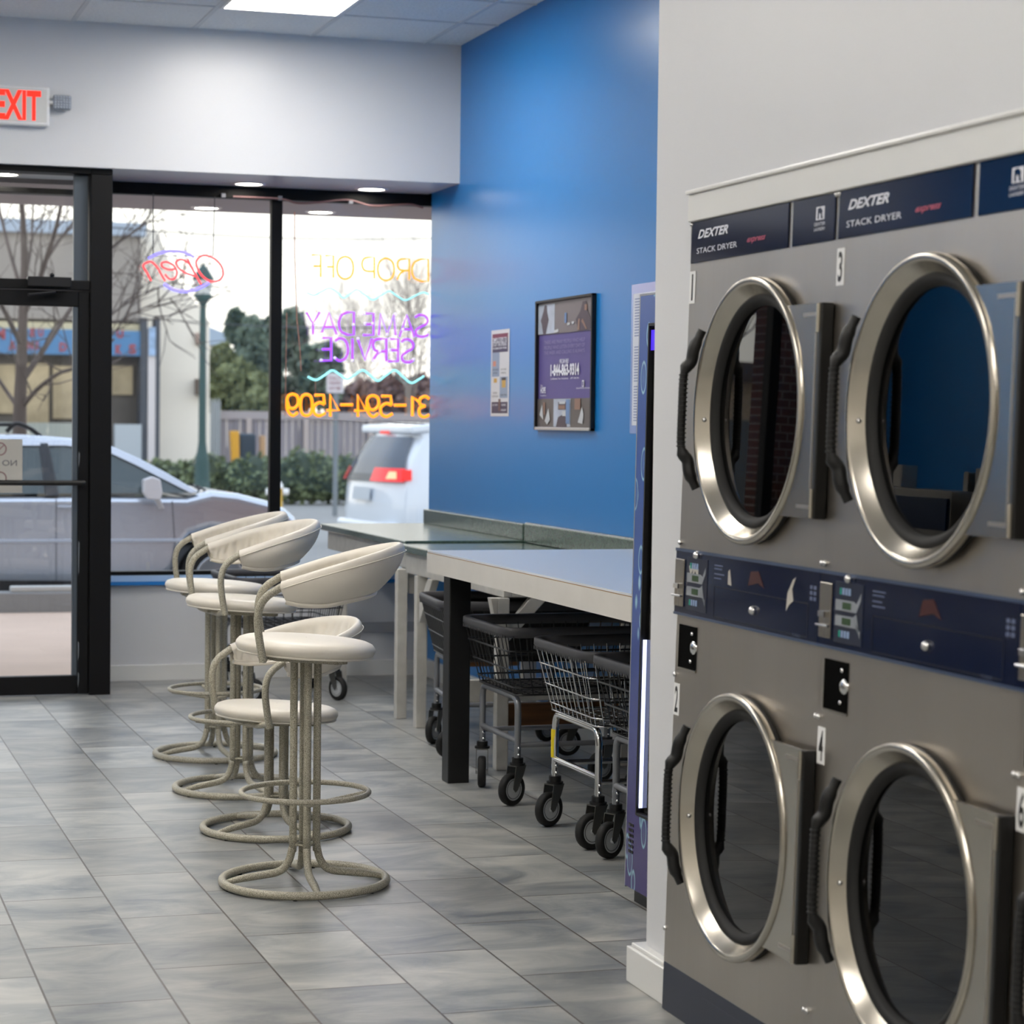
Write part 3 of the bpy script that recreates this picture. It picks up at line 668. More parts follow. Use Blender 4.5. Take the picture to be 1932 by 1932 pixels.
def WT(s, u, v, wd, ht, mb=tx, x=PX-.0015, **k):
    y, z = W(u, v); text(mb, s, (x, y, z), UX, UZ, wd*(yl-yr-.032), ht, **k)
WT('WE CAN HELP.', .41, .505, .17, .020, fat=.015)
WT('1-844-863-9314', .245, .405, .52, .058, fat=.045)
WT('Confidential  Free  Anonymous     24/7 Help Line', .245, .375, .52, .011)
WT('HOPE', .055, .272, .10, .030, fat=.03); WT('the', .055, .325, .04, .012); WT('helpline', .055, .245, .11, .010)
WT('Social Relief Services', .72, .300, .235, .008)
tx.build('lettering', INK, t, world=True)
t2 = MB()
for i, s in enumerate(('THERE ARE MANY PEOPLE WHO HELP', 'PEOPLE WHO LISTEN EVERY DAY OF', 'THE WEEK AND CALLING IS ALWAYS')):
    WT(s, .12, .665-.042*i, .74, .017, mb=t2)
t2.build('small_lettering', mat('faint_print', '8a84ae', .5), t, world=True)
ph = MB(); blk(ph, .82, .855, .315, .365, PX-.001); ph.build('phone_icon', INK, t, world=True)
ph = MB(); blk(ph, .828, .847, .323, .357, PX-.002); ph.build('phone_icon_screen', mat('poster_purple2', '554c84', .4), t, world=True)

# flyer
yl2, yr2, zb2, zt2 = 11.205, 10.895, 1.467, 1.905
t = thing('paper_flyer', 'narrow white health flyer with red and navy heading taped to the blue wall', 'flyer', (px, 11.05, zb2))
def W2(u, v): return yl2-u*(yl2-yr2), zb2+v*(zt2-zb2)
def b2(u0, u1, v0, v1, d, m, n):
    mb = MB(); ya, za = W2(u0, v0); yb, zb_ = W2(u1, v1); wall_rect(mb, yb, ya, za, zb_, px-.0005-d*.0007); mb.build(n, m, t, world=True)
b2(0, 1, 0, 1, 1, mat('flyer_paper', 'd4d4d8', .5), 'paper')
b2(.08, .92, .74, .955, 2, mat('flyer_navy', '3a3150', .5), 'heading_panel')
b2(.08, .92, .90, .955, 3, mat('flyer_red', '7a2c44', .5), 'heading_stripe')
b2(.06, .47, .46, .74, 2, mat('flyer_blue', '8f9fb8', .5), 'picture_panel'); b2(.50, .93, .21, .455, 2, mat('flyer_blue', '8f9fb8', .5), 'picture_panel')
b2(.06, .93, .035, .165, 2, mat('flyer_navy', '3a3150', .5), 'footer_panel')
b2(.12, .28, .58, .64, 3, mat('flyer_orange', 'd08a70', .5), 'picture_hand'); b2(.18, .34, .39, .44, 3, mat('flyer_yellow', 'c79a3a', .5), 'picture_flower'); b2(.62, .82, .33, .42, 3, mat('flyer_face', 'c9a14a', .5), 'picture_face'); b2(.62, .84, .415, .445, 4, BLACK, 'picture_hair')
b2(.45, .56, .06, .20, 4, mat('flyer_brown', '6a4a44', .5), 'picture_tower')
ft = MB()
for s, u, v, wd, ht in (('SIMPLE STEPS TO', .12, .86, .76, .022), ('STOP THE SPREAD', .12, .81, .76, .022), ('OF GERMS EVERYWHERE', .12, .775, .76, .010), ('CALL TODAY', .12, .12, .3, .010), ('CLINIC', .62, .12, .25, .010), ('LOCAL INFO', .60, .06, .28, .010)):
    y, z = W2(u, v); text(ft, s, (px-.0042, y, z), UX, UZ, wd*(yl2-yr2), ht, fat=.02)
ft.build('lettering', INK, t, world=True)
ft = MB()
for s, u, v, wd, ht in (('WASH HANDS', .10, .53, .33, .009), ('OFTEN', .14, .49, .22, .009), ('STAY HOME', .56, .53, .3, .009), ('WHEN ILL', .56, .49, .3, .009), ('COVER', .14, .26, .22, .009), ('YOUR COUGH', .08, .22, .35, .009), ('WEAR A MASK', .55, .235, .34, .009)):
    y, z = W2(u, v); text(ft, s, (px-.0035, y, z), UX, UZ, wd*(yl2-yr2), ht)
ft.build('small_lettering', DKINK, t, world=True)
# price sheet beside the vending machine
t = thing('paper_price_sheet', 'white printed sheet in a plastic sleeve beside the vending machine', 'notice', (px, 8.98, 1.43))
wall_rect(MB(), 8.82, 9.17, 1.395, 2.03, px-.0005).build('plastic_sleeve', mat('clear_sleeve', '8fa4d6', .15), t, world=True)
wall_rect(MB(), 8.84, 9.145, 1.43, 1.99, px-.0012).build('paper', mat('sheet_paper', 'd6dae4', .5), t, world=True)
ln = MB()
for i in range(44):
    z = 1.965-.012*i
    if i in (14, 15, 16, 30): continue
    ln.prism([(px-.0022, 9.125, z), (px-.0022, 9.125-(.17 if i % 11 else .24), z), (px-.0022, 9.125-(.17 if i % 11 else .24), z+.0045), (px-.0022, 9.125, z+.0045)], (-.0004, 0, 0))
ln.build('printed_lines', mat('blue_grey_print', '7a88b0', .5), t, world=True)

# ================================================================ stack dryers
def ring_hole(mb, x0, x1, z0, z1, cx, cz, r, y):
    """rectangle with a round hole"""
    angs = sorted(set([2*PI*i/64 for i in range(64)]+[math.atan2(zz-cz, xx-cx) % (2*PI) for xx in (x0, x1) for zz in (z0, z1)]))
    vs = []; n = len(angs)
    for a in angs:
        c, s = math.cos(a), math.sin(a); ts = []
        if abs(c) > 1e-9: ts.append(((x1 if c > 0 else x0)-cx)/c)
        if abs(s) > 1e-9: ts.append(((z1 if s > 0 else z0)-cz)/s)
        tt = min(ts); vs.append((cx+c*r, y, cz+s*r)); vs.append((cx+c*tt, y, cz+s*tt))
    mb.add(vs, [(2*i, 2*i+1, 2*((i+1) % n)+1, 2*((i+1) % n)) for i in range(n)])
DGLASS = glass('dryer_door_glass', (.30, .31, .33), 1.25)
DW = .818
def dryer_door(t, cx, cz):
    prof = [(.299, .012), (.303, .015), (.304, .026), (.302, .033), (.296, .036), (.289, .035), (.285, .031), (.263, .003), (.260, .001), (.290, .001), (.299, .012)]
    d = MB().lathe(prof, (cx, 0, cz), 'y', 96)
    # hinge flange joined to the ring
    A = []
    for i in range(13):
        a = math.radians(48-96*i/12); A.append((cx+.298*math.cos(a), -.020, cz+.298*math.sin(a)))
    pts = [(DW-.014, -.020, cz+.228)]+[(cx+.298*math.cos(math.radians(50)), -.020, cz+.228)]+A+[(cx+.298*math.cos(math.radians(50)), -.020, cz-.228)]+[(DW-.014, -.020, cz-.228)]
    d.prism(pts, (0, -.008, 0))
    door = d.build('door', STEELR, t)
    fl = MB().box(cx+.29, DW-.018, -.0295, -.028, cz+.200, cz+.208).box(cx+.29, DW-.018, -.0295, -.028, cz-.208, cz-.200).box(DW-.030, DW-.024, -.0295, -.028, cz-.2, cz+.2)
    fl.build('flange_rib', STEEL, door)
    MB().lathe([(.290, .0005), (.301, .002), (.301, .012), (.290, .012)], (cx, 0, cz), 'y', 72).build('door_seal_shadow_gap', RUBBER, door)  # seal ring, black also to stand for the shadow gap behind the door
    MB().lathe([(.266, .0), (.264, .006), (.256, .009), (.246, .004), (.240, -.006), (.240, -.014), (.262, -.014)], (cx, 0, cz), 'y', 72).build('glass_gasket', RUBBER, door)
    MB().disc((cx, .010, cz), .243, 'y', 72).build('door_glass', DGLASS, door)
    # handle
    hp = smooth_path([(cx-.286, -.024, cz+.192), (cx-.294, -.040, cz+.150), (cx-.299, -.044, cz+.118), (cx-.302, -.060, cz+.090), (cx-.302, -.062, cz), (cx-.302, -.060, cz-.090), (cx-.299, -.044, cz-.118), (cx-.294, -.040, cz-.148), (cx-.286, -.024, cz-.185)], 4)
    rr_ = []
    for p in hp:
        q = abs(p.z-cz); rr_.append(.0100 if q < .10 else (.0150 if q < .165 else .011))
    hd = MB().tube(hp, rr_, 10)
    for i in range(17):
        z = cz-.085+.0106*i; hd.torus((cx-.302, -.061, z), .0100, .0020, 12, 5)
    hd.build('handle', BLACK, door)
    # hinge
    hg = MB().box(DW-.016, DW+.000, -.030, -.001, cz-.228, cz+.228)
    h = hg.build('hinge', BLACK, door, .003)
    for q in (-1, 1): MB().cyl((DW-.012, -.031, cz+q*.226), (DW-.012, -.031, cz+q*.165), .0065, 10).build('hinge_knuckle', STEELR, h)
    MB().sphere((cx-.272, -.016, cz-.02), .006, 8, 5).build('rivet', CHROME, door)
    # drum behind the glass
    MB().lathe([(.262, -.020), (.33, -.05), (.33, -.60), (.001, -.60)], (cx, 0, cz), 'y', 48).build('drum', mat('drum_dark', '1a1a1b', .45, metal=.3), t)
def dryer(i, ylab, top_lab, bot_lab, label, print_on=True):
    t = thing('stack_dryer', label, 'stack dryer', (2.052, 5.188-.8195*i, 0), -PI/2, 'stack dryers in the white wall', rx=-.026)
    cx = .436
    p = MB(); ring_hole(p, 0, DW, .118, .975, cx, .525, .272, 0)
    p.box(0, .002, .001, .70, .118, 1.948).box(DW-.002, DW, .001, .70, .118, 1.948).box(.002, DW-.002, .001, .70, 1.946, 1.948).box(0, DW, .68, .70, .1, 1.94)
    p.build('lower_panel', STEEL, t)
    p = MB(); ring_hole(p, 0, DW, 1.137, 1.948, cx, 1.470, .272, 0)
    p.build('upper_panel', STEEL, t)
    MB().box(.0, DW, -.001, .60, 0, .118).build('kick_plate', NAVYD, t, .002)
    MB().box(.26, DW-.02, -.0022, -.001, .012, .088).build('kick_door', NAVYD, t, .001)
    MB().box(.006, .572, -.0035, -.0005, 1.830, 1.930).build('header_panel', NAVY, t, .0015)
    MB().box(.594, .806, -.0035, -.0005, 1.830, 1.930).build('header_panel', NAVY, t, .0015)
    U_, V_ = (1, 0, 0), (0, 0, 1)
    h = MB(); text(h, 'DEXTER', (.050, -.0042, 1.887), U_, V_, .185, .021, shear=.35, fat=.03); text(h, 'STACK DRYER', (.046, -.0042, 1.851), U_, V_, .245, .0135)
    h.build('header_lettering', INK, t)
    h = MB(); text(h, 'express', (.348, -.0042, 1.853), U_, V_, .106, .014, shear=.5, fat=.03); h.build('red_lettering', mat('red_print', 'a5405a', .5), t)
    h = MB().box(.716, .756, -.0045, -.0036, 1.878, 1.906)
    lg = h.build('logo', INK, t)
    h = MB().prism([(.724, -.0046, 1.880), (.724, -.0046, 1.902), (.738, -.0046, 1.904), (.748, -.0046, 1.897), (.746, -.0046, 1.889), (.750, -.0046, 1.880), (.741, -.0046, 1.880), (.739, -.0046, 1.890), (.731, -.0046, 1.893), (.731, -.0046, 1.880)], (0, -.0003, 0)); h.build('logo_glyph', NAVY, lg)
    h = MB(); text(h, 'DEXTER', (.708, -.0042, 1.866), U_, V_, .054, .007); text(h, 'LAUNDRY', (.708, -.0042, 1.855), U_, V_, .054, .007); h.build('logo_lettering', INK, t)
    # control band
    MB().box(-.0005, DW+.0005, -.009, -.0005, .975, 1.137).build('control_panel', NAVY, t, .002)
    MB().box(0, DW, -.0108, -.009, 1.130, 1.137).box(0, DW, -.0108, -.009, .975, .981).build('panel_trim', mat('blue_grey_trim', '4d5c78', .3, metal=.4), t)
    cs = MB().box(.006, .062, -.013, -.009, .996, 1.112).build('coin_slot', STEELR, t, .003)
    MB().box(.020, .048, -.022, -.013, 1.040, 1.052).cyl((.006, -.018, 1.022), (.062, -.018, 1.022), .003, 8).box(.033, .035, -.0138, -.013, .998, 1.035).build('coin_lever', CHROME, cs, .001)
    dc = MB().box(.078, .205, -.0102, -.009, .992, 1.118).build('display_cluster', mat('cluster_dark', '1a2136', .3), t)
    lg_ = MB()
    for z in (1.038, 1.070): lg_.prism([(.082, -.0108, z-.011), (.082, -.0108, z+.011), (.165, -.0108, z+.011), (.178, -.0108, z+(.006 if z > 1.05 else .018)), (.198, -.0108, z+(.030 if z > 1.05 else -.03)), (.198, -.0108, z+(.015 if z > 1.05 else -.015)), (.178, -.0108, z-.011)], (0, -.0008, 0))
    lg_.build('display_bezel', mat('bezel_grey', '8a8f96', .4), dc)
    MB().box(.115, .155, -.0122, -.0118, 1.031, 1.045).box(.115, .155, -.0122, -.0118, 1.063, 1.077).build('display_screen', mat('lcd_green', '2c3a24', .3, emit=('30ff60', .012)), dc)
    for z in (1.004, 1.092):
        MB().box(.100, .107, -.0118, -.0106, z, z+.014).build('green_button', mat('teal_button', '1f9a86', .4), dc)
        for k_ in range(3): MB().box(.112+.014*k_, .121+.014*k_, -.0118, -.0106, z, z+.014).build('program_button', mat('pale_button', '8fa4c8', .4), dc)
    dw = MB()
    for a, b_ in (((.25, 1.060), (.765, 1.060)), ((.25, .988), (.765, .988)), ((.25, .988), (.25, 1.060)), ((.765, .988), (.765, 1.060))):
        dw.box(min(a[0], b_[0])-.0008, max(a[0], b_[0])+.0008, -.0098, -.009, min(a[1], b_[1])-.0008, max(a[1], b_[1])+.0008)
    dw.build('coin_drawer', mat('drawer_line', '05070c', .5), t)
    MB().sphere((.483, -.012, 1.022), .0105, 14, 10).build('drawer_lock', CHROME, t)
    MB().sphere((.140, -.012, 1.126), .0095, 14, 10).build('panel_lock', CHROME, t)
    MB().prism([(.445, -.0095, 1.075), (.458, -.0095, 1.108), (.500, -.0095, 1.112), (.512, -.0095, 1.10), (.535, -.0095, 1.075), (.50, -.0095, 1.085)], (0, -.0006, 0)).build('red_emblem', mat('panel_red', '3d110b', .35), t)
    h = MB()
    for z in (1.108, 1.100, 1.088, 1.078): h.box(.245, .245+random.uniform(.04, .07), -.0096, -.009, z, z+.003)
    for k_ in range(2):
        for q in range(3): h.box(.772+.018*k_, .784+.018*k_, -.0096, -.009, 1.068+.012*q, 1.076+.012*q)
    text(h, 'TURBO', (.690, -.0096, .9845), U_, V_, .04, .006)
    h.build('panel_print', mat('dim_print', '5a6480', .5), t)
    if i == 0:
        for pts in (((.09, 1.098), (.10, 1.075), (.115, 1.09), (.112, 1.068), (.13, 1.088), (.148, 1.07), (.15, 1.094), (.12, 1.102)), ((.33, 1.07), (.33, 1.10), (.338, 1.105), (.345, 1.085), (.35, 1.068)), ((.655, 1.035), (.66, 1.075), (.685, 1.105), (.70, 1.112), (.682, 1.085), (.69, 1.06), (.67, 1.05))):
            MB().prism([(u, -.0095, z) for u, z in pts], (0, -.0008, 0)).build('torn_sticker', mat('torn_sticker', 'b9b4ac', .35), t)
    # flat black plate stands in for the shaded hollow round the key lock
    lb = MB().box(.026, .133, -.002, -.0005, .848, .952).build('recess_shade_plate', mat('recess_shade_black', '030303', .9, spec=.05), t)
    MB().box(.022, .137, -.004, -.0005, .843, .848).box(.022, .026, -.004, -.0005, .848, .952).build('recess_lip', STEELR, lb)
    MB().lathe([(.001, .009), (.010, .008), (.016, .005), (.017, .0)], (.118, 0, .902), 'y', 20).sphere((.112, -.004, .935), .005, 8, 5).sphere((.108, -.004, .868), .005, 8, 5).build('key_lock', CHROME, lb)
    dryer_door(t, cx, .525); dryer_door(t, cx, 1.470)
    for z in (1.150, .826, .20, 1.925):
        for u in (.006, DW-.008): MB().sphere((u, -.002, z), .0065, 8, 5).build('screw', CHROME, t)
    for z0, s in ((1.733, top_lab), (.728, bot_lab)):
        lb_ = MB().box(.001, .037, -.0014, -.0004, z0, z0+.078).build('number_label', WHITE, t)
        text(MB(), s, (.009 if s != '1' else .015, -.0018, z0+.007), U_, V_, .020 if s != '1' else .009, .064, fat=.02).build('number', DKINK, lb_)
    return t
dryer(0, 5.19, '1', '2', 'steel stack dryer numbered 1 and 2, beside the white partition end')
dryer(1, 4.37, '3', '4', 'steel stack dryer numbered 3 and 4, at the right edge of the photo')
dryer(2, 3.55, '5', '6', 'steel stack dryer only partly in frame, right of dryer 3 and 4')

# washers along the opposite wall, seen only as reflections in the dryer doors
def washer(y, label):
    t = thing('washer', label, 'washing machine', (-1.25, y, 0), PI/2, 'washers along the left wall')
    MB().box(0, .70, .002, .74, 0, 1.30).box(.12, .22, .25, .35, 1.30, 1.42).box(.30, .34, .25, .35, 1.30, 1.40).build('body', STEEL, t, .006)
    MB().box(.01, .69, -.012, .001, 1.10, 1.26).build('control_panel', NAVY, t, .004)
    MB().lathe([(.235, .0), (.24, .03), (.225, .045), (.20, .04), (.19, .01)], (.35, 0, .52), 'y', 40).build('door_ring', CHROME, t)
    MB().disc((.35, -.02, .52), .195, 'y', 32).build('door_glass', mat('dark_door_glass', '0c0d10', .05), t)
    return t
for i in range(8): washer(4.6+.9*i, 'steel front-loading washer on the left wall, %s from the window' % ['eighth', 'seventh', 'sixth', 'fifth', 'fourth', 'third', 'second', 'first'][i])

# ================================================================ neon signs in the window
def neon(name, col, strength): return mat(name, col, .3, emit=(col, strength))
NY = 12.425
def npath(pts, closed=False, sub=5, sharp=False):
    P = [at(x, y, NY) for x, y in pts]
    return P if sharp else smooth_path(P, sub, closed)
def tubes(parent, name, strokes, m, r, sub=5):
    mb = MB()
    for s in strokes:
        sharp = False; closed = False
        if s and s[0] == 'L': sharp = True; s = s[1:]
        if s and s[0] == 'C': closed = True; s = s[1:]
        mb.tube(npath(s, closed, sub, sharp), r, 8, closed=closed)
    return mb.build(name, m, parent, world=True)
RED = neon('neon_red', 'ff4a50', 1.3); BLU = neon('neon_blue', '8078ff', 1.5); ORA = neon('neon_orange', 'ff9418', 1.25); PUR = neon('neon_purple', '9a44f5', 1.25); CYA = neon('neon_cyan', '8fe4ea', 1.0)
C1 = lambda a: [(x*.1656+200, y*.1656+380) for x, y in a]
t = thing('open_neon_sign', 'red and blue neon sign reading Open, hanging reversed in the window', 'neon sign', tuple(at(345, 515, NY)))
tubes(t, 'letter_tube', [['C']+C1([(1110, 615), (1030, 680), (1050, 780), (1120, 870), (1210, 915), (1300, 890), (1335, 820), (1310, 730), (1230, 650)])], RED, .0055)
tubes(t, 'letter_tube', [C1([(930, 655), (990, 780), (1040, 870), (1085, 945)]), C1([(1020, 850), (920, 820), (830, 760), (800, 700), (840, 662), (910, 680), (970, 740), (1010, 820)])], RED, .0055)
tubes(t, 'letter_tube', [C1([(790, 770), (710, 775), (640, 740), (640, 700), (700, 692), (770, 730), (808, 800), (790, 870), (730, 885), (670, 830)])], RED, .0055)
tubes(t, 'letter_tube', [C1([(515, 905), (470, 820), (425, 735), (460, 700), (520, 690), (590, 760), (640, 850), (675, 905)])], RED, .0055)
tubes(t, 'arc_tube', [C1([(485, 650), (580, 600), (700, 570), (830, 570), (930, 595), (1005, 635)])], BLU, .0075)
tubes(t, 'arc_tube', [C1([(660, 940), (760, 1000), (880, 1025), (1000, 1010), (1100, 970), (1170, 930)])], BLU, .0085)
CH = mat('chain_grey', '55585c', .4, metal=.6)
mb = MB()
for (x0, y0, x1, y1) in ((289, 366, 289, 478), (405, 372, 402, 482)):
    a, b = at(x0, y0, NY), at(x1, y1, NY)
    mb.tube([a, b], .0022, 6)
    for k_ in range(26):
        mb.sphere(a.lerp(b, k_/25), .0038, 6, 4)
mb.build('hanging_chain', CH, t, world=True)
tubes(t, 'support_rod', [['L']+[(270, 484), (402, 482)], ['L', (289, 478), (289, 500)]], mat('clear_rod', 'b8b8bc', .2), .002)

FONT = {  # strokes in a unit cell, x to the right as read from outside, y down
 'F': [['L', (0, 1), (0, 0), (1, 0)], ['L', (0, .5), (.8, .5)]],
 'O': [['C', (.5, 0), (.88, .15), (1, .5), (.88, .85), (.5, 1), (.12, .85), (0, .5), (.12, .15)]],
 '0': [['C', (.5, 0), (.88, .12), (1, .5), (.88, .88), (.5, 1), (.12, .88), (0, .5), (.12, .12)]],
 'P': [['L', (0, 1), (0, 0), (.5, 0)], [(.5, 0), (.85, .08), (1, .32), (.85, .58), (.5, .66), (0, .66)]],
 'R': [['L', (0, 1), (0, 0), (.5, 0)], [(.5, 0), (.88, .06), (1, .28), (.85, .5), (.5, .56), (0, .56)], [(.35, .56), (.75, .7), (1, 1)]],
 'D': [['L', (.45, 0), (0, 0), (0, 1), (.4, 1)], [(.45, 0), (.85, .15), (1, .5), (.85, .85), (.4, 1)]],
 'S': [[(1, .1), (.75, 0), (.3, .02), (.05, .2), (.15, .4), (.6, .55), (.95, .72), (.85, .95), (.4, 1), (0, .9)]],
 'A': [['L', (0, 1), (.5, 0), (1, 1)], ['L', (.2, .66), (.8, .66)]],
 'M': [['L', (0, 1), (.1, 0), (.5, .95), (.9, 0), (1, 1)]],
 'E': [['L', (1, 0), (0, 0), (0, 1), (1, 1)], ['L', (0, .5), (.8, .5)]],
 'Y': [['L', (0, 0), (.5, .5), (1, 0)], ['L', (.5, .5), (.5, 1)]],
 'V': [['L', (0, 0), (.5, 1), (1, 0)]], 'I': [['L', (.5, 0), (.5, 1)]],
 'C': [[(1, .12), (.65, 0), (.2, .12), (0, .5), (.2, .88), (.65, 1), (1, .88)]],
 '-': [['L', (0, .5), (1, .5)]], '1': [['L', (.0, .25), (.8, 0), (.8, 1)]],
 '3': [[(0, .12), (.4, 0), (.9, .12), (.9, .38), (.4, .47)], [(.4, .47), (.95, .58), (.95, .88), (.5, 1), (0, .9)]],
 '4': [['L', (.7, 1), (.7, 0), (0, .72), (1, .72)]],
 '5': [['L', (.9, 0), (.15, 0), (.08, .45)], [(.08, .45), (.5, .36), (.95, .55), (.9, .88), (.5, 1), (0, .86)]],
 '9': [[(.95, .35), (.8, .62), (.4, .66), (.05, .45), (.1, .12), (.5, 0), (.9, .1), (1, .4), (.9, .8), (.5, 1), (.08, .85)]],
 '6': [[(.9, .1), (.5, 0), (.1, .2), (0, .6), (.1, .92), (.5, 1), (.9, .9), (.95, .6), (.6, .42), (.1, .5)]]}
def letters(t, rows, m, r, fx, fy):
    for ch, x0, x1, y0, y1 in rows:
        st = []
        for s in FONT[ch]:
            st.append([q if isinstance(q, str) else (fx(x1-(x1-x0)*q[0]), fy(y0+(y1-y0)*q[1])) for q in s])   # read from outside: reversed here
        tubes(t, 'letter_tube', st, m, r)
fx = lambda x: 500+.1812*x; fy = lambda y: 340+.1812*y; fy3 = lambda y: 650+.1812*y
t = thing('service_neon_sign', 'reversed neon window sign with orange, purple and cyan lines and a phone number', 'neon sign', tuple(at(690, 630, NY)))
letters(t, [('F', 485, 580, 778, 1010), ('F', 628, 712, 786, 1018), ('O', 750, 920, 795, 1030), ('P', 1010, 1138, 802, 1024), ('O', 1175, 1345, 812, 1045), ('R', 1378, 1502, 820, 1034), ('D', 1530, 1700, 822, 1053)], ORA, .0050, fx, fy)
letters(t, [('Y', 430, 570, 1374, 1605), ('A', 585, 745, 1382, 1605), ('D', 770, 925, 1375, 1610), ('E', 1020, 1130, 1388, 1612), ('M', 1185, 1360, 1395, 1615), ('A', 1400, 1555, 1405, 1630), ('S', 1565, 1700, 1405, 1630)], PUR, .0062, fx, fy)
letters(t, [('E', 570, 690, 1642, 1878), ('C', 730, 865, 1645, 1880), ('I', 890, 930, 1650, 1880), ('V', 965, 1115, 1650, 1870), ('R', 1125, 1262, 1652, 1885), ('E', 1280, 1385, 1655, 1885), ('S', 1420, 1550, 1660, 1895)], PUR, .0068, fx, fy)
letters(t, [('9', 228, 350, 517, 740), ('0', 370, 492, 520, 740), ('5', 505, 628, 527, 742), ('4', 642, 770, 522, 750), ('-', 785, 915, 585, 670), ('4', 930, 1055, 527, 752), ('9', 1062, 1188, 532, 752), ('5', 1200, 1328, 537, 750), ('-', 1345, 1468, 590, 675), ('1', 1518, 1600, 542, 745), ('3', 1605, 1710, 540, 755)], ORA, .0085, fx, fy3)
tubes(t, 'wave_tube', [[(fx(x), fy(y)) for x, y in ((437, 1172), (510, 1198), (590, 1160), (670, 1125), (745, 1160), (815, 1222), (885, 1185), (955, 1140), (1035, 1190), (1120, 1245), (1205, 1200), (1290, 1155), (1375, 1205), (1460, 1250), (1550, 1210), (1640, 1170), (1710, 1190))]], CYA, .0040)
tubes(t, 'wave_tube', [[(fx(x), fy3(y)) for x, y in ((445, 335), (530, 370), (620, 320), (700, 270), (780, 315), (855, 360), (935, 315), (1015, 268), (1095, 320), (1175, 378), (1260, 320), (1350, 268), (1435, 335), (1520, 400), (1600, 365), (1655, 328))]], CYA, .0062)
caps = MB()
for x, y in ((1035, 1388), (1355, 1395), (920, 1503), (1042, 1492), (1120, 1492), (1272, 1605), (1435, 1555), (515, 1495), (590, 1603), (585, 1645), (968, 1648), (1293, 1660), (585, 1873), (727, 1850), (912, 1878), (1195, 1783), (1300, 1770), (1135, 1878), (1547, 1865)):
    caps.sphere(at(fx(x), fy(y), NY-.006), .0085, 8, 5)
caps.build('tube_support', mat('white_clip', 'f4f0ff', .3, emit=('e8dcff', .5)), t, world=True)
fr = MB()
fr.tube([at(556, 400, NY), at(556, 480, NY), at(560, 600, NY), at(566, 660, NY), at(568, 700, NY)], .003, 6)
fr.tube([at(541, 590, NY), at(538, 784, NY)], .0022, 6); fr.tube([at(595, 718, NY), at(595, 746, NY)], .002, 6)
fr.build('sign_wire', mat('copper_wire', 'c08a78', .4), t, world=True)
fr = MB().tube([at(538, 788, NY), at(580, 790, NY), at(801, 800, NY)], .0025, 6); fr.build('support_rail', mat('clear_rod', 'b8b8bc', .2), t, world=True)
# wiring along the window head
mb = MB().tube(smooth_path([at(440, 371, 12.43), at(528, 375, 12.43), at(560, 383, 12.43), at(600, 382, 12.43), at(655, 377, 12.43), at(700, 388, 12.43), at(740, 387, 12.43), at(775, 386, 12.43), at(798, 392, 12.43)], 5), .006, 8)
tag(mb.build('sign_cable', mat('pinkish_cable', '8c6c6c', .5), None), 'thin reddish cable clipped along the head of the right window', 'cable')
for i, (x, y, lab) in enumerate(((421, 369, 'small grey cable clip over the left window pane'), (528, 374, 'small grey cable clip over the window mullion'), (661, 381, 'small grey cable clip over the right window pane'))):
    p = at(x, y, 12.44); tag(MB().box(p.x-.012, p.x+.012, 12.425, 12.44, p.z-.012, p.z+.012).build('cable_clip', mat('clip_grey', '8a8c96', .5), None, .002), lab, 'clip', 'cable clips')

# paper notice on the door glass
t = thing('paper_notice', 'white paper notice with a red ring pictogram taped to the door glass', 'notice', tuple(at(20, 880, 11.915)))
a, b = at(-40, 828, 11.915), at(42, 930, 11.915)
MB().box(a.x, b.x, 11.912, 11.9135, b.z, a.z).build('paper', mat('notice_paper', 'e6e2dc', .6), t, world=True)
_m = MATS['notice_paper']; _nt = _m.node_tree; _tr = _nt.nodes.new('ShaderNodeBsdfTranslucent'); _tr.inputs[0].default_value = (.95, .92, .88, 1); _mx = _nt.nodes.new('ShaderNodeMixShader'); _mx.inputs[0].default_value = .6
_nt.links.new(_nt.nodes['Principled BSDF'].outputs[0], _mx.inputs[1]); _nt.links.new(_tr.outputs[0], _mx.inputs[2]); _nt.links.new(_mx.outputs[0], _nt.nodes['Material Output'].inputs[0])
c_ = at(0, 847, 11.9105); mb = MB().lathe([(.028, 0), (.034, 0), (.034, .0008), (.028, .0008)], tuple(c_), 'y', 28, closed=True); mb.bar(c_+Vector((-.022, 0, -.022)), c_+Vector((.022, 0, .022)), .005, .0012, (0, 1, 0)); mb.build('red_ring', mat('notice_red', 'b8868c', .6), t, world=True)
c_ = at(0, 902, 11.9105); MB().lathe([(.028, 0), (.034, 0), (.034, .0008), (.028, .0008)], tuple(c_), 'y', 28, closed=True).build('red_ring', mat('notice_red', 'b8868c', .6), t, world=True)
c_ = at(32, 879, 11.911); mb = MB(); text(mb, 'NO P', tuple(c_), (-1, 0, 0), (0, 0, 1), .115, .030, fat=.01); mb.build('lettering', mat('notice_ink', '8d8a92', .6), t, world=True)

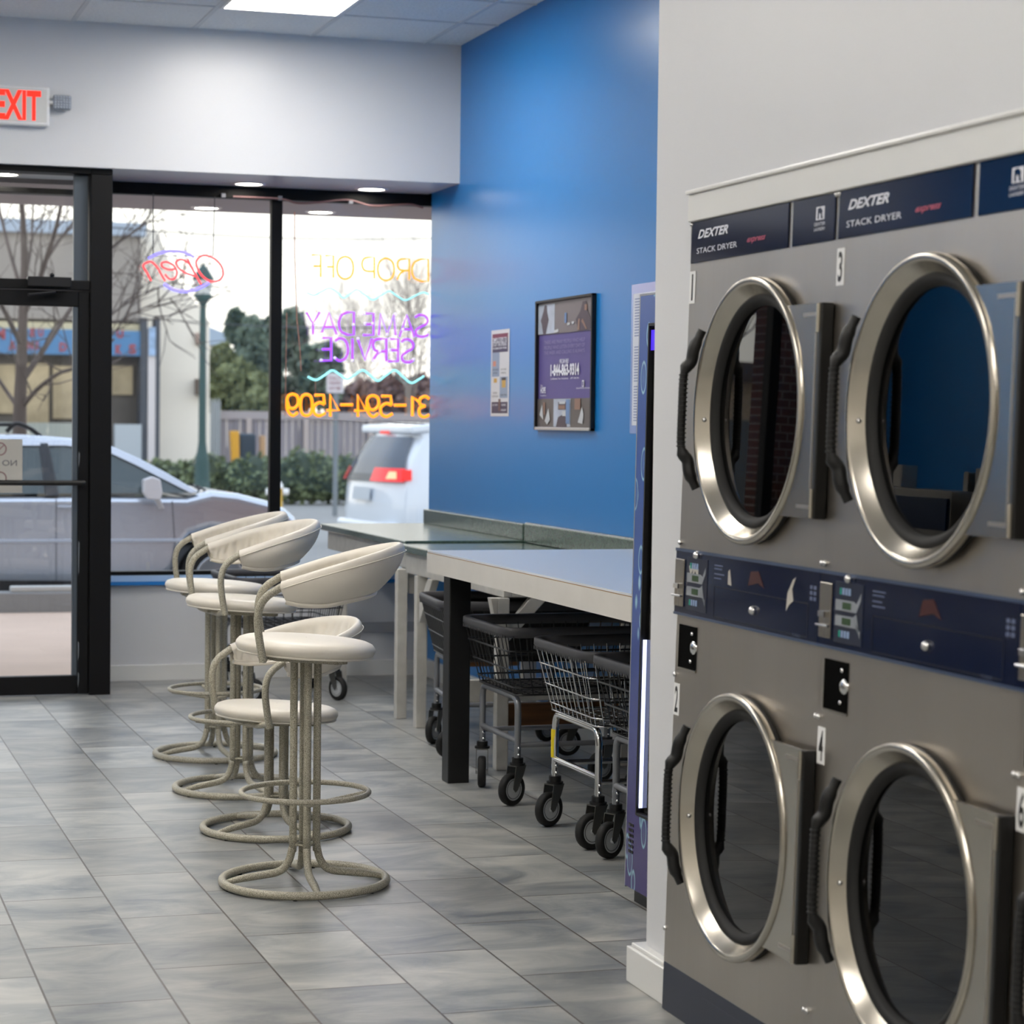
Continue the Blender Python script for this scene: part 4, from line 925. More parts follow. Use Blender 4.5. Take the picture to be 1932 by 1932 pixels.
# ================================================================ outside
def gz(Y): return -.16-(Y-17.3)*.0058
struct('floor_sidewalk', MB().box(-14, 16, 12.56, 17.2, -.2, -.02), mat('sidewalk_concrete', 'd2b8a5', .8, noise=(1.5, .06, (1, 1, 1))))
struct('floor_brick_strip', MB().box(-14, 16, 12.56, 12.9, -.02, -.014), mat('brick_paving', '8a6a60', .8, noise=(10, .2, (1, 1, 1))))
mb = MB(); mb.add([(-60, 17.2, gz(17.2)), (70, 17.2, gz(17.2)), (70, 140, gz(140)), (-60, 140, gz(140))], [(0, 1, 2, 3)])
struct('floor_street', mb, mat('asphalt', '8b8a88', .85, noise=(6, .08, (1, 1, 1))))
p1, p2 = at(65, 1141, 17.2), at(65, 1112, 17.2)
tag(MB().box(-5, 7, 17.2, 17.36, -.18, p2.z-.02).build('curb', mat('curb_concrete', '8f9090', .8, noise=(5, .06, (1, 1, 1))), None, .015), 'grey concrete curb at the outer edge of the sidewalk', 'curb')
p1 = at(20, 1112, 17.25)
tag(MB().box(p1.x, 5, 17.22, 17.34, p2.z-.02, p2.z+.02).build('wheel_stop', mat('pale_concrete', 'c2c2be', .8), None, .01), 'pale concrete strip lying on the curb by the silver car', 'wheel stop')

TYRE = mat('tyre_black', '121213', .7); CGLASS = mat('car_glass', '2d4044', .06, spec=.8)
# silver wagon, side profile measured in the plane of its near side
CY = 18.15; CWD = 1.68
SILV = mat('silver_car_paint', 'c2c8d2', .24, metal=.7, coat=.6)
t = thing('silver_car', 'silver station wagon parked along the curb outside the door', 'car', (at(200, 1000, CY).x, CY+CWD/2, gz(CY)))
def P(px_, py_, dy=0): p = at(px_, py_, CY+dy); return (p.x, CY+dy, p.z)
prof = [(-420, 938), (-430, 1000), (-425, 1075), (-300, 1098), (300, 1102), (332, 1075), (338, 1040), (360, 1012), (395, 1000), (430, 1002), (462, 1018), (485, 1045), (492, 1078), (555, 1072), (569, 1030), (568, 1000), (558, 976), (540, 960), (505, 945), (450, 931), (400, 926), (352, 938), (150, 936)]
MB().prism([P(*q) for q in prof], (0, CWD, 0)).build('body', SILV, t, .07, 4, world=True)
# greenhouse: leaning in towards the roof
gh = [(-395, 935), (-340, 842), (-250, 834), (135, 836), (215, 848), (268, 872), (316, 897), (372, 930)]
zb_ = at(0, 936, CY).z
def G(q, far):
    p = at(q[0], q[1], CY); f = (p.z-zb_)*.38+.03
    return (p.x, CY+(CWD-f if far else f), p.z)
n = len(gh); mb = MB().add([G(q, 0) for q in gh]+[G(q, 1) for q in gh], [tuple(range(n)), tuple(range(n, 2*n))[::-1]]+[(i, n+i, n+(i+1) % n, (i+1) % n) for i in range(n)])
mb.build('side_windows', CGLASS, t, world=True)
def strip(pts, nm, m, proud=.02, both=True, bev=.006, lab=None):
    mb = MB()
    for far in (0, 1):
        vs = [Vector(G(q, far)) for q in pts]; mb.prism([v+Vector((0, (proud if far else -proud), 0)) for v in vs], (0, (-2*proud if far else 2*proud), 0))
    return mb.build(nm, m, t, bev, world=True, label=lab)
strip([(-395, 935), (-345, 838), (-345, 826), (130, 829), (215, 842), (268, 866), (316, 892), (375, 928), (362, 932), (300, 900), (262, 880), (212, 856), (130, 842), (-335, 842), (-375, 935)], 'window_frame', SILV)
strip([(78, 835), (96, 835), (112, 936), (86, 936)], 'pillar', mat('black_pillar', '2a2f36', .3)); strip([(-205, 838), (-190, 838), (-190, 936), (-205, 936)], 'pillar', mat('black_pillar', '2a2f36', .3))
rf = [(-345, 836), (-340, 824), (-120, 819), (60, 821), (140, 827), (218, 842), (214, 850), (130, 840)]
mb = MB(); vs = [Vector(G(q, 0)) for q in rf]; mb.prism(vs, (0, CWD-2*(vs[0].y-CY), 0)); mb.build('roof', SILV, t, .02, 3, world=True)
for yy in (.30, CWD-.30):
    mb = MB(); pr = smooth_path([at(12, 815, CY+yy), at(28, 800, CY+yy), at(45, 803, CY+yy), at(62, 812, CY+yy), at(78, 824, CY+yy)], 4); mb.tube(pr, .018, 8); pr = smooth_path([at(-210, 822, CY+yy), at(-190, 806, CY+yy), at(-100, 803, CY+yy), at(28, 801, CY+yy)], 4); mb.tube(pr, .014, 8); mb.build('roof_rack', BLACK, t, world=True)
mb = MB(); mb.prism([P(272, 905, -.13), P(288, 899, -.13), P(303, 905, -.13), P(307, 930, -.13), P(303, 944, -.13), P(280, 942, -.13), P(271, 930, -.13)], (0, .12, 0)).prism([P(290, 940, -.08), P(304, 943, -.08), P(311, 960, -.02), P(302, 962, -.02)], (0, .05, 0)); mb.build('wing_mirror', mat('mirror_silver', 'd8d8dc', .25), t, .012, 3, world=True)
mb = MB(); mb.box(P(-420, 1020)[0], P(545, 1020)[0], CY-.012, CY+.01, P(0, 1024)[2], P(0, 1018)[2]); mb.build('side_moulding', mat('car_trim_light', 'c4ccd8', .3), t, .004, world=True)
mb = MB(); mb.box(P(-380, 1100)[0], P(330, 1100)[0], CY+.03, CY+CWD-.03, gz(CY)+.17, P(0, 1094)[2]); mb.build('sill', mat('car_sill_dark', '2a2b2f', .5), t, .01, world=True)
mb = MB()
for x0, y0, x1, y1 in ((325, 945, 330, 1030), (330, 1030, 318, 1095), (106, 940, 106, 1095), (-170, 940, -170, 1095)):
    a, b = Vector(P(x0, y0)), Vector(P(x1, y1)); mb.bar(a, b, .006, .004, (0, 1, 0))
mb.build('door_seam', mat('seam_dark', '3a3f48', .5), t, world=True)
for x in (66, 268): pass
mb = MB(); mb.obox(Vector(P(125, 957, -.02)), (.07, 0, 0), (0, .012, 0), (0, 0, .012)); mb.build('door_handle', SILV, t, .006, world=True)
mb = MB(); mb.prism([P(560, 985, .04), P(570, 1000, .04), P(570, 1020, .04), P(540, 1010, .04), P(535, 992, .04)], (0, .30, 0)); mb.build('headlamp', mat('lamp_clear', 'e8e4da', .1), t, .01, world=True)
mb = MB().tube([P(362, 915, .3), P(375, 922, .5), P(398, 930, .9)], .012, 6).tube([P(372, 917, .2), P(391, 926, .3)], .01, 6); mb.build('wiper', BLACK, t, world=True)
rw = .315
for x in (415, -265):
    cx_ = at(x, 1085, CY).x
    for yy in (CY+.0, CY+CWD-.2):
        wh = MB().cyl((cx_, yy+.01, gz(CY)+rw), (cx_, yy+.2, gz(CY)+rw), rw, 32).build('wheel', TYRE, t, .03, 3, world=True)
        MB().lathe([(.001, .02), (.06, .02), (.17, .0), (.19, .012), (.20, .0)], (cx_, yy+.008, gz(CY)+rw), 'y', 28).build('hubcap', mat('hubcap', 'a9adb2', .3, metal=.8), wh, world=True)
# lit from inside: seats glimpsed
# white minivan across the street, seen from behind
Wv = mat('white_van_paint', 'dfe6ee', .18, coat=.6)
vD = 28.2; ang = math.radians(9)
pc = at(744, 950, vD); gzv = gz(vD)
t = thing('white_minivan', 'white minivan driving away beyond the right window pane', 'van', (pc.x, pc.y, gzv), ang)
# local axes: x forward, y to its left; origin under its near rear corner
S_ = lambda z: (z+.34)
zt = 1.44-gzv
def vsec(x, wl, wr_, z0, z1): return [(x, 0+wl, z0), (x, 1.98-wr_, z0), (x, 1.98-wr_, z1), (x, wl, z1)]
side = [(0.0, .28), (-.02, .55), (.0, .75), (.02, .92), (.14, 1.25), (.34, 1.58), (.30, 1.66), (.55, 1.72), (1.6, 1.775), (2.6, 1.74), (3.4, 1.55), (4.2, 1.12), (4.9, 1.0), (5.1, .75), (5.12, .35), (4.6, .24), (4.55, .45), (4.35, .62), (4.1, .68), (3.85, .62), (3.65, .45), (3.6, .24), (1.55, .24), (1.50, .45), (1.30, .62), (1.05, .68), (.8, .62), (.6, .45), (.55, .26)]
k = zt/1.775
NSL = 9; vs = []; fs = []; n = len(side)
for j in range(NSL):
    v = j/(NSL-1); y = 1.98*v
    e_ = abs(2*v-1); 
    for (x, z) in side:
        zz = z*k; inset = 0
        shrink = (e_**4)
        xx = x+(.16*shrink*(1 if x < 1 else (-1 if x > 4.5 else 0)))
        tum = max(0, (z-.95))*.30
        yy = y+(tum if v < .5 else -tum)*(e_**1.0)
        zz2 = zz-(.05*shrink if z > 1.5 else 0)
        vs.append((xx, yy, zz2))
for j in range(NSL-1):
    for i in range(n): fs.append((j*n+i, j*n+(i+1) % n, (j+1)*n+(i+1) % n, (j+1)*n+i))
fs.append(tuple(range(n))[::-1]); fs.append(tuple(range((NSL-1)*n, NSL*n)))
MB().add(vs, fs, True).build('body', Wv, t, .03, 3)
VG = mat('van_glass', '3a4250', .06, spec=.8)
def rear(y, z, off=.0):
    v = y/1.98; e_ = abs(2*v-1); zz = z
    import bisect
    prof = [(-.02, .55), (0, .75), (.02, .92), (.14, 1.25), (.34, 1.58)]
    x = prof[0][0]
    for a, b in zip(prof, prof[1:]):
        if a[1] <= zz <= b[1]: x = a[0]+(b[0]-a[0])*(zz-a[1])/(b[1]-a[1])
    if zz > 1.58: x = .34
    tum = max(0, (z-.95))*.30*e_
    return Vector((x+.16*e_**4-.025-off, y+(tum if v < .5 else -tum), z*k))
def rpatch(pts, nm, m, th=.02, off=0):
    mb = MB(); vs = [rear(y, z, off) for y, z in pts]; mb.prism(vs, (th, 0, 0)); return mb.build(nm, m, t, .004)
def grid(y0, y1, z0, z1, nm, m, ins=0, off=0):
    mb = MB(); NY_, NZ = 10, 6; vs = []
    for j in range(NZ+1):
        for i in range(NY_+1):
            v = j/NZ; yy0 = y0+ins*v; yy1 = y1-ins*v; vs.append(rear(yy0+(yy1-yy0)*i/NY_, z0+(z1-z0)*v, off))
    mb.add(vs, [(j*(NY_+1)+i, j*(NY_+1)+i+1, (j+1)*(NY_+1)+i+1, (j+1)*(NY_+1)+i) for j in range(NZ) for i in range(NY_)], True); return mb.build(nm, m, t)
grid(.03, 1.95, 1.02, 1.55, 'rear_window', VG, .10, .012)
grid(.03, 1.95, .93, 1.03, 'light_band', mat('dark_band', '20242c', .2), 0, .016)
grid(.0, .74, .93, 1.115, 'tail_light', mat('tail_red', 'c4161c', .2, emit=('ff2a1c', .55)), .02, .030)
grid(1.72, 1.98, .93, 1.115, 'tail_light', mat('tail_red', 'c4161c', .2, emit=('ff2a1c', .55)), .02, .030)
grid(.10, .30, .97, 1.07, 'lit_bulb', mat('tail_lit', 'ff8a60', .2, emit=('ff9a78', 1.6)), .03, .045)
grid(.78, 1.20, 1.585, 1.625, 'brake_light', mat('tail_red', 'c4161c', .2, emit=('ff2a1c', .55)), .02, .03)
MB().prism([(.30, .16, 1.70*k), (.30, 1.82, 1.70*k), (.80, 1.78, 1.75*k), (.80, .20, 1.75*k)], (0, 0, -.10)).build('spoiler', Wv, t, .03, 3)
grid(.70, 1.28, .66, .84, 'licence_plate', mat('plate', 'b8c0c8', .4), 0, .02)
MB().box(-.035, .12, .10, 1.88, .26*k, .37*k).build('bumper', Wv, t, .05, 3)
MB().box(.10, .24, -.006, .02, .95*k, 1.10*k).build('side_light', mat('tail_red', 'c4161c', .2, emit=('ff2a1c', .55)), t, .004)
MB().prism([(.95, -.004+.10, 1.05*k), (1.25, .10, 1.0*k), (3.2, .10, 1.0*k), (2.9, .20, 1.50*k), (1.25, .20, 1.52*k), (1.0, .16, 1.35*k)], (0, .03, 0)).build('side_window', VG, t, .004)
MB().prism([(.9, .25, 1.775*k), (1.3, .25, 1.86*k), (1.6, .25, 1.87*k), (2.0, .25, 1.79*k)], (0, .10, 0)).build('roof_rail', Wv, t, .02)
for x in (1.05, 4.1):
    for y in (.02, 1.74): MB().cyl((x, y, .34), (x, y+.22, .34), .34, 28).build('wheel', TYRE, t, .03)

# buildings across the street
BY = 52
GREYB = mat('grey_stucco', '9d968f', .85, noise=(1, .06, (1, 1, 1)))
CREAM = mat('cream_stucco', 'f8f0e2', .85, noise=(.6, .04, (1, 1, 1)))
a = at(-330, 425, BY); b = at(266, 425, BY); g0 = gz(BY)
t = thing('shop_building', 'grey shop building with a blue signboard across the street behind the bare tree', 'building', ((a.x+b.x)/2, BY, g0))
sb_ = at(0, 600, BY).z
MB().box(a.x, b.x, BY, BY+12, sb_, a.z).build('upper_wall', GREYB, t, world=True)
MB().box(a.x-.2, b.x+.1, BY-.15, BY+12, a.z, at(0, 412, BY).z).build('roof_coping', mat('pale_blue_coping', 'a9b6c6', .6), t, world=True)
MB().box(a.x, b.x, BY+.4, BY+12, g0, sb_).build('shopfront', mat('shopfront_dark', '5b554f', .5, noise=(.8, .35, (1, 1, 1))), t, world=True)
s0, s1 = at(-330, 612, BY), at(265, 672, BY)
sg = MB().box(s0.x, s1.x, BY-.25, BY+.3, s1.z, s0.z).build('signboard', mat('sign_blue', '4f82b0', .5), t, world=True)
mb = MB()
for ch, x, y, wd_, ht in (('M', -12, 640, 22, 20), ('E', 57, 635, 10, 16), ('U', 72, 635, 10, 16), ('U', 220, 638, 13, 16), ('A', 16, 660, 14, 18), ('N', 52, 660, 11, 18), ('I', 68, 660, 4, 18), ('D', 112, 663, 14, 17), ('K', 218, 668, 12, 18), ('S', 243, 668, 14, 19)):
    p = at(x, y, BY-.27); s_ = at(x+wd_, y, BY-.27).x-p.x; h_ = at(x, y-ht, BY-.27).z-p.z; text(mb, ch, tuple(p), (1, 0, 0), (0, 0, 1), s_, h_, fat=.05)
mb.build('sign_lettering', mat('sign_red', 'a04a52', .5), sg, world=True)
MB().box(s0.x, s1.x, BY-.1, BY+.35, at(0, 606, BY).z, s0.z).build('sign_top_strip', mat('warm_strip', 'c8bc9a', .6), t, world=True)
LITW = mat('lit_shop_window', 'a8987c', .4, noise=(.9, .6, (1, 1, 1)), emit=('d8c8a0', .12))
for x0, x1, y0, y1 in ((-150, 28, 685, 780), (48, 92, 685, 800), (100, 150, 690, 790), (212, 250, 690, 745)):
    p, q = at(x0, y0, BY+.35), at(x1, y1, BY+.35); MB().box(p.x, q.x, BY+.33, BY+.4, q.z, p.z).build('shop_window', LITW, t, world=True)
WPOST = mat('white_column', 'd6d0d0', .6)
p, q = at(276, 620, BY), at(289, 868, BY); MB().box(p.x, q.x, BY-.3, BY+.2, q.z, p.z).build('white_banner', WPOST, t, world=True)
p, q = at(277, 618, BY), at(289, 672, BY); MB().box(p.x, q.x, BY-.34, BY-.3, q.z, p.z).build('small_sign', mat('sign_blue_pale', '9ab4d4', .5, noise=(4, .4, (1, 1, 1))), t, world=True)
for x0, x1 in ((262, 273), (290, 297)):
    p, q = at(x0, 600, BY), at(x1, 880, BY); MB().box(p.x, q.x, BY-.3, BY+.2, q.z, p.z).build('dark_post', mat('dark_grey_post', '4b4f57', .6), t, world=True)
p, q = at(212, 800, BY), at(262, 880, BY); MB().box(p.x, q.x, BY-.4, BY-.2, q.z, p.z).build('pale_panel', mat('pale_panel', 'b4bcc2', .6), t, world=True)
p, q = at(-150, 795, BY), at(150, 835, BY); MB().box(p.x, q.x, BY-.5, BY-.2, q.z, p.z).build('low_wall', mat('low_wall_grey', 'a0a49c', .7), t, world=True)
# cream building
t = thing('cream_building', 'plain cream building with no windows beside the street lamp', 'building', (at(330, 870, BY+1).x, BY+1, g0))
pts = [at(266, 900, BY+1), at(395, 900, BY+1), at(395, 606, BY+1), at(330, 520, BY+1), at(300, 440, BY+1), at(266, 425, BY+1)]
MB().prism(pts, (0, 10, 0)).build('wall', CREAM, t, world=True)
p, q = at(370, 628, BY+.9), at(378, 650, BY+.9); MB().box(p.x, q.x, BY+.9, BY+1, q.z, p.z).build('wall_box', mat('warm_box', 'b39a8c', .6), t, world=True)
p, q = at(370, 715, BY+.8), at(386, 745, BY+.8); MB().box(p.x, q.x, BY+.7, BY+1, q.z, p.z).build('meter_box', mat('brown_box', '6d5d50', .6), t, world=True)
# roof far behind
t = thing('blue_roofed_house', 'pale blue gable roof showing between the street lamp and the trees', 'house', (at(415, 640, 75).x, 75, gz(75)))
MB().prism([at(396, 650, 75), at(396, 617, 75), at(438, 634, 75), at(430, 652, 75)], (0, 6, 0)).build('roof', mat('pale_blue_roof', 'a9b8c8', .7), t, world=True)
MB().box(at(397, 650, 75).x, at(428, 650, 75).x, 75.3, 80, gz(75), at(400, 652, 75).z).build('wall', CREAM, t, world=True)

# street lamp
LY_ = 44; LG = mat('lamp_green', '32504f', .5)
b_ = at(381, 930, LY_); g0 = gz(LY_); s = at(391, 700, LY_).x-at(381, 700, LY_).x
t = thing('street_lamp', 'dark green street lamp with a lantern top standing by the hedge', 'street lamp', (b_.x, LY_, g0))
zt_ = at(383, 572, LY_).z-g0
MB().lathe([(.20, 0), (.20, .15), (.16, .35), (.14, .9), (.13, 1.0), (.10, 1.1), (.075, 1.3), (.065, zt_-.5), (.06, zt_)], (0, 0, 0), 'z', 20).build('post', LG, t)
MB().lathe([(.06, zt_-.05), (.08, zt_), (.19, zt_+.14), (.16, zt_+.17)], (0, 0, 0), 'z', 16).build('lantern_cup', LG, t)
MB().lathe([(.14, zt_+.16), (.20, zt_+.42), (.20, zt_+.44)], (0, 0, 0), 'z', 12).build('lantern_glass', mat('lantern_frost', 'd8dad8', .4), t)
MB().lathe([(.21, zt_+.44), (.22, zt_+.47), (.10, zt_+.66), (.03, zt_+.74), (.0, zt_+.82)], (0, 0, 0), 'z', 12).build('lantern_roof', LG, t)

# hedge, bin, bollard, pole sign, hydrant, fence
def foliage(mb, ells, count, size, rnd, drop=0):
    for _ in range(count):
        c, r = rnd.choice(ells)
        while True:
            q = Vector((rnd.uniform(-1, 1), rnd.uniform(-1, 1), rnd.uniform(-1, 1)))
            if .35 < q.length < 1: break
        p = Vector(c)+Vector((q.x*r[0], q.y*r[1], q.z*r[2])); s_ = size*rnd.uniform(.5, 1.3)
        a = Vector((rnd.gauss(0, 1), rnd.gauss(0, 1), rnd.gauss(0, 1))).normalized(); b = a.orthogonal().normalized(); c2 = a.cross(b)
        mb.add([p-b*s_-c2*s_*.3, p+c2*s_*.6, p+b*s_-c2*s_*.2, p-c2*s_*.7], [(0, 1, 2, 3)])
    return mb
rnd = random.Random(5)
HG = mat('hedge_leaf', '6e7a58', .6, noise=(3, .35, (1, 1, 1)))
HY_ = 46.5
t = thing('hedge', 'long low clipped hedge in front of the wooden fence across the street', 'hedge', (at(480, 950, HY_).x, HY_, gz(HY_)))
ells = []
x = 295
while x < 830:
    top = 862+rnd.uniform(-12, 10)-(8 if 550 < x < 640 else 0); p = at(x, (top+955)/2, HY_); hh = (at(x, top, HY_).z-gz(HY_))/2
    ells.append(((p.x, HY_, gz(HY_)+hh), (.42, .6, hh))); x += 17
foliage(MB(), ells, 9000, .075, rnd).build('leaves', HG, t, world=True)
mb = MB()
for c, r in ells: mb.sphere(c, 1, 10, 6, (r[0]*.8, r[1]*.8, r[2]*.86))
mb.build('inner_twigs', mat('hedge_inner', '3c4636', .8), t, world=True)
FY = 54; fg0 = gz(FY)
FEN = mat('weathered_fence', '8d868a', .8, noise=(2, .18, (6, 1, .3)))
t = thing('wooden_fence', 'weathered grey board fence behind the hedge', 'fence', (at(600, 900, FY).x, FY, fg0))
mb = MB(); x0, x1 = at(416, 780, FY).x, at(900, 780, FY).x; ztop = at(500, 790, FY).z
nb = int((x1-x0)/.16)
for i in range(nb): xx = x0+.16*i; mb.box(xx, xx+.148, FY, FY+.03, fg0, ztop+rnd.uniform(-.02, .02))
mb.build('boards', FEN, t, world=True)
MB().box(x0, x1, FY-.05, FY, ztop-.02, at(500, 776, FY).z).build('top_rail', mat('fence_rail', 'a89f9f', .8), t, world=True)
for px_ in (470, 578, 700): p = at(px_, 780, FY-.1); MB().box(p.x-.06, p.x+.06, FY-.12, FY-.05, fg0, ztop).build('post', mat('fence_post_pale', 'b9aca6', .8), t, world=True)
t = thing('white_corrugated_gate', 'narrow pale corrugated gate between the lamp and the fence', 'gate', (at(407, 900, FY-.3).x, FY-.3, fg0))
mb = MB(); a, b = at(397, 752, FY-.3), at(416, 752, FY-.3)
for i in range(8): xx = a.x+(b.x-a.x)*i/8; mb.box(xx, xx+(b.x-a.x)/11, FY-.33-.03*(i % 2), FY-.27, fg0, a.z-.05*(i % 3))
mb.build('panel', mat('pale_corrugated', 'b6bcc0', .6), t, world=True)
YY = 50
a, b = at(435, 813, YY), at(451, 872, YY)
tag(MB().prism([(a.x, YY, a.z), (b.x, YY, a.z), (b.x+.03, YY, gz(YY)), (a.x+.1, YY, gz(YY))], (0, .2, 0)).build('yellow_barrier', mat('barrier_yellow', 'd9a02c', .5), None, .02), 'upright yellow barrier panel behind the hedge', 'barrier')
a, b = at(457, 818, YY), at(488, 872, YY)
tag(MB().box(a.x, b.x, YY+.3, YY+1, gz(YY), a.z).build('utility_box', mat('dark_blue_box', '3a4550', .5), None, .04), 'dark utility box next to the yellow barrier', 'utility box')
a, b = at(492, 822, YY), at(501, 872, YY)
tag(MB().box(a.x, b.x, YY, YY+.2, gz(YY), a.z).build('wooden_bollard', mat('tan_bollard', 'b8946c', .6), None, .02), 'tan wooden bollard right of the dark utility box', 'bollard')
PY = 40; p = at(632, 965, PY)
t = thing('street_sign', 'white rectangular parking sign on a thin grey pole', 'street sign', (p.x, PY, gz(PY)))
MB().cyl((0, 0, 0), (0, 0, at(632, 706, PY).z-gz(PY)), .045, 12).build('pole', mat('galvanised', '7f868c', .5, metal=.3), t)
a, b = at(616, 704, PY-.06), at(648, 742, PY-.06); MB().box(a.x, b.x, PY-.075, PY-.06, b.z, a.z).build('sign_plate', mat('sign_white', 'cfc8cc', .5), t, .01, world=True)
mb = MB(); 
for y, s_ in ((716, 'NO'), (725, 'PARKING'), (735, 'ANY TIME')):
    q = at(621, y, PY-.08); text(mb, s_, tuple(q), (1, 0, 0), (0, 0, 1), at(643, y, PY-.08).x-q.x, .055, fat=.02)
mb.build('lettering', mat('sign_red_faded', 'b08a90', .5), t, world=True)
HYD = 40; p = at(523, 947, HYD); g0 = gz(HYD)
t = thing('fire_hydrant', 'yellow fire hydrant with white caps half hidden by the window mullion', 'fire hydrant', (p.x, HYD, g0))
zc = at(523, 928, HYD).z-g0
MB().lathe([(.13, 0), (.13, .05), (.095, .06), (.095, zc+.05), (.11, zc+.07)], (0, 0, 0), 'z', 16).build('barrel', mat('hydrant_yellow', 'c8a030', .5), t)
MB().lathe([(.11, zc+.07), (.10, zc+.13), (.05, zc+.20), (.03, zc+.26), (0, zc+.27)], (0, 0, 0), 'z', 16).build('bonnet', WHITE, t)
MB().cyl((-.20, 0, zc), (-.09, 0, zc), .06, 12).build('nozzle_cap', WHITE, t); MB().cyl((.09, 0, zc), (.20, 0, zc), .06, 12).build('nozzle_cap', WHITE, t)

# evergreens
def evergreen(name, label, Y, blobs, m, count, size, trunk_px):
    rnd = random.Random(len(label)); g_ = gz(Y); p = at(trunk_px, 700, Y)
    t = thing(name, label, 'tree', (p.x, Y, g_), 0, 'trees across the street')
    ells = []
    for x, y, rx_, ry_ in blobs:
        c = at(x, y, Y); sc_ = (at(x+10, y, Y).x-c.x)/10; ells.append(((c.x, Y+rnd.uniform(-.5, .5), c.z), (rx_*sc_, rx_*sc_*.8, ry_*sc_)))
    foliage(MB(), ells, count, size, rnd).build('foliage', m, t, world=True)
    MB().tube([(0, 0, 0), (0, 0, ells[0][0][2]-g_)], [.22, .06], 10).build('trunk', mat('bark', '4c4038', .9), t)
    return t
EG1 = mat('evergreen_dark', '6e7c6c', .7, noise=(1.2, .35, (1, 1, 1))); EG2 = mat('evergreen_olive', '828962', .7, noise=(1.2, .3, (1, 1, 1)))
evergreen('evergreen_tree', 'dark evergreen tree left of the window mullion, tallest by the lamp', 62, [(470, 660, 28, 60), (450, 620, 18, 28), (480, 640, 30, 40), (505, 640, 22, 40), (470, 720, 40, 50), (500, 700, 30, 60), (445, 600, 8, 14)], EG1, 5200, .17, 475)
evergreen('evergreen_tree', 'olive green bushy evergreen in front of the dark one, behind the fence', 58, [(425, 690, 24, 42), (445, 730, 40, 50), (415, 740, 20, 40), (470, 760, 40, 30), (490, 740, 30, 40)], EG2, 4200, .15, 440)
evergreen('evergreen_tree', 'dark evergreen tree seen right of the window mullion', 64, [(560, 640, 26, 60), (585, 700, 44, 50), (548, 610, 12, 24), (620, 690, 26, 40), (560, 750, 40, 34), (610, 740, 34, 30)], EG1, 3600, .17, 575)
evergreen('brown_shrub', 'reddish brown shrub mass above the fence behind the phone number', 66, [(690, 750, 46, 30), (740, 745, 44, 34), (790, 750, 40, 40), (650, 765, 30, 20)], mat('brown_twigs', '8a7068', .8, noise=(1.5, .25, (1, 1, 1))), 3600, .16, 730)

# bare trees
BARK = mat('grey_bark', '5d524c', .9, noise=(6, .2, (1, 1, .3)))
def grow(mb, p, d, L, r, depth, rnd, spread=.5, up=.12):
    n = 4; pts = [p]; q = p
    dd = d.copy()
    for i in range(n):
        dd = (dd+Vector((rnd.gauss(0, .10), rnd.gauss(0, .10), rnd.gauss(0, .08)+up*.3))).normalized(); q = q+dd*(L/n); pts.append(q)
    mb.tube(pts, [r*(1-.12*i) for i in range(n+1)], 5 if r > .02 else 3, caps=False)
    if depth == 0: return
    for i in range(2, n+1):
        for _ in range(1 if i < n else 2):
            a = Vector((rnd.gauss(0, 1), rnd.gauss(0, .6), rnd.gauss(0, 1))); nd = (dd+a*spread).normalized()
            grow(mb, pts[i], nd, L*rnd.uniform(.55, .8), r*.55, depth-1, rnd, spread, up)
TY = 26
rnd = random.Random(11)
t = thing('bare_tree', 'large bare tree with spreading grey limbs across the sidewalk behind the silver car', 'tree', (at(38, 900, TY).x, TY, gz(TY)), 0, 'bare trees')
sc_ = (at(50, 700, TY).x-at(40, 700, TY).x)/10
def limb(mb, px_list, w0, w1, dY=0):
    pts = [at(x, y, TY+dY*i/(len(px_list)-1)) for i, (x, y) in enumerate(px_list)]; pts = smooth_path(pts, 4); n = len(pts)
    mb.tube(pts, [(w0+(w1-w0)*i/(n-1))*sc_/2 for i in range(n)], 8, caps=False); return pts
mb = MB(); g_ = at(38, 900, TY)
base = Vector((g_.x, TY, gz(TY)))
pts = [base]+[at(x, y, TY) for x, y in ((38, 900), (37, 820), (38, 760), (40, 700), (42, 640), (44, 560), (46, 500), (44, 430), (40, 360), (34, 280))]
mb.tube(smooth_path(pts, 3), [(34-28*min(1, i/30))*sc_/2+.0 for i in range(len(smooth_path(pts, 3)))], 10, caps=False)
mb.build('trunk', BARK, t, world=True)
mb = MB(); limbs = []
for pl, w0, w1, dY in (([(40, 770), (70, 735), (110, 705), (150, 690), (215, 640)], 10, 5, -1), ([(44, 715), (75, 670), (105, 625), (150, 560), (205, 500)], 13, 6, 1), ([(46, 590), (70, 540), (90, 480), (108, 420), (122, 350), (135, 280)], 12, 5, -.5), ([(35, 770), (10, 735), (-20, 690), (-60, 640)], 9, 4, 1), ([(40, 650), (15, 600), (-15, 540), (-50, 480)], 11, 5, -1), ([(44, 560), (20, 480), (0, 400), (-20, 320)], 9, 4, 1), ([(46, 530), (58, 470), (62, 400), (66, 330)], 7, 3, 1), ([(90, 480), (130, 430), (170, 380), (215, 300)], 7, 3, 1.5),
       ([(150, 690), (190, 620), (217, 588), (262, 560), (310, 538), (348, 522)], 6, 2, 1), ([(150, 560), (185, 500), (217, 462), (262, 430), (288, 395), (300, 350)], 7, 3, 0), ([(205, 640), (240, 600), (285, 575), (330, 560), (352, 556)], 4, 1.5, .5), ([(75, 670), (120, 600), (217, 610), (250, 590), (300, 600)], 4, 1.5, -.5)):
    p_ = limb(mb, pl, w0, w1, dY); limbs.append((p_, w0, w1))
mb.build('main_branches', BARK, t, world=True)
mb = MB()
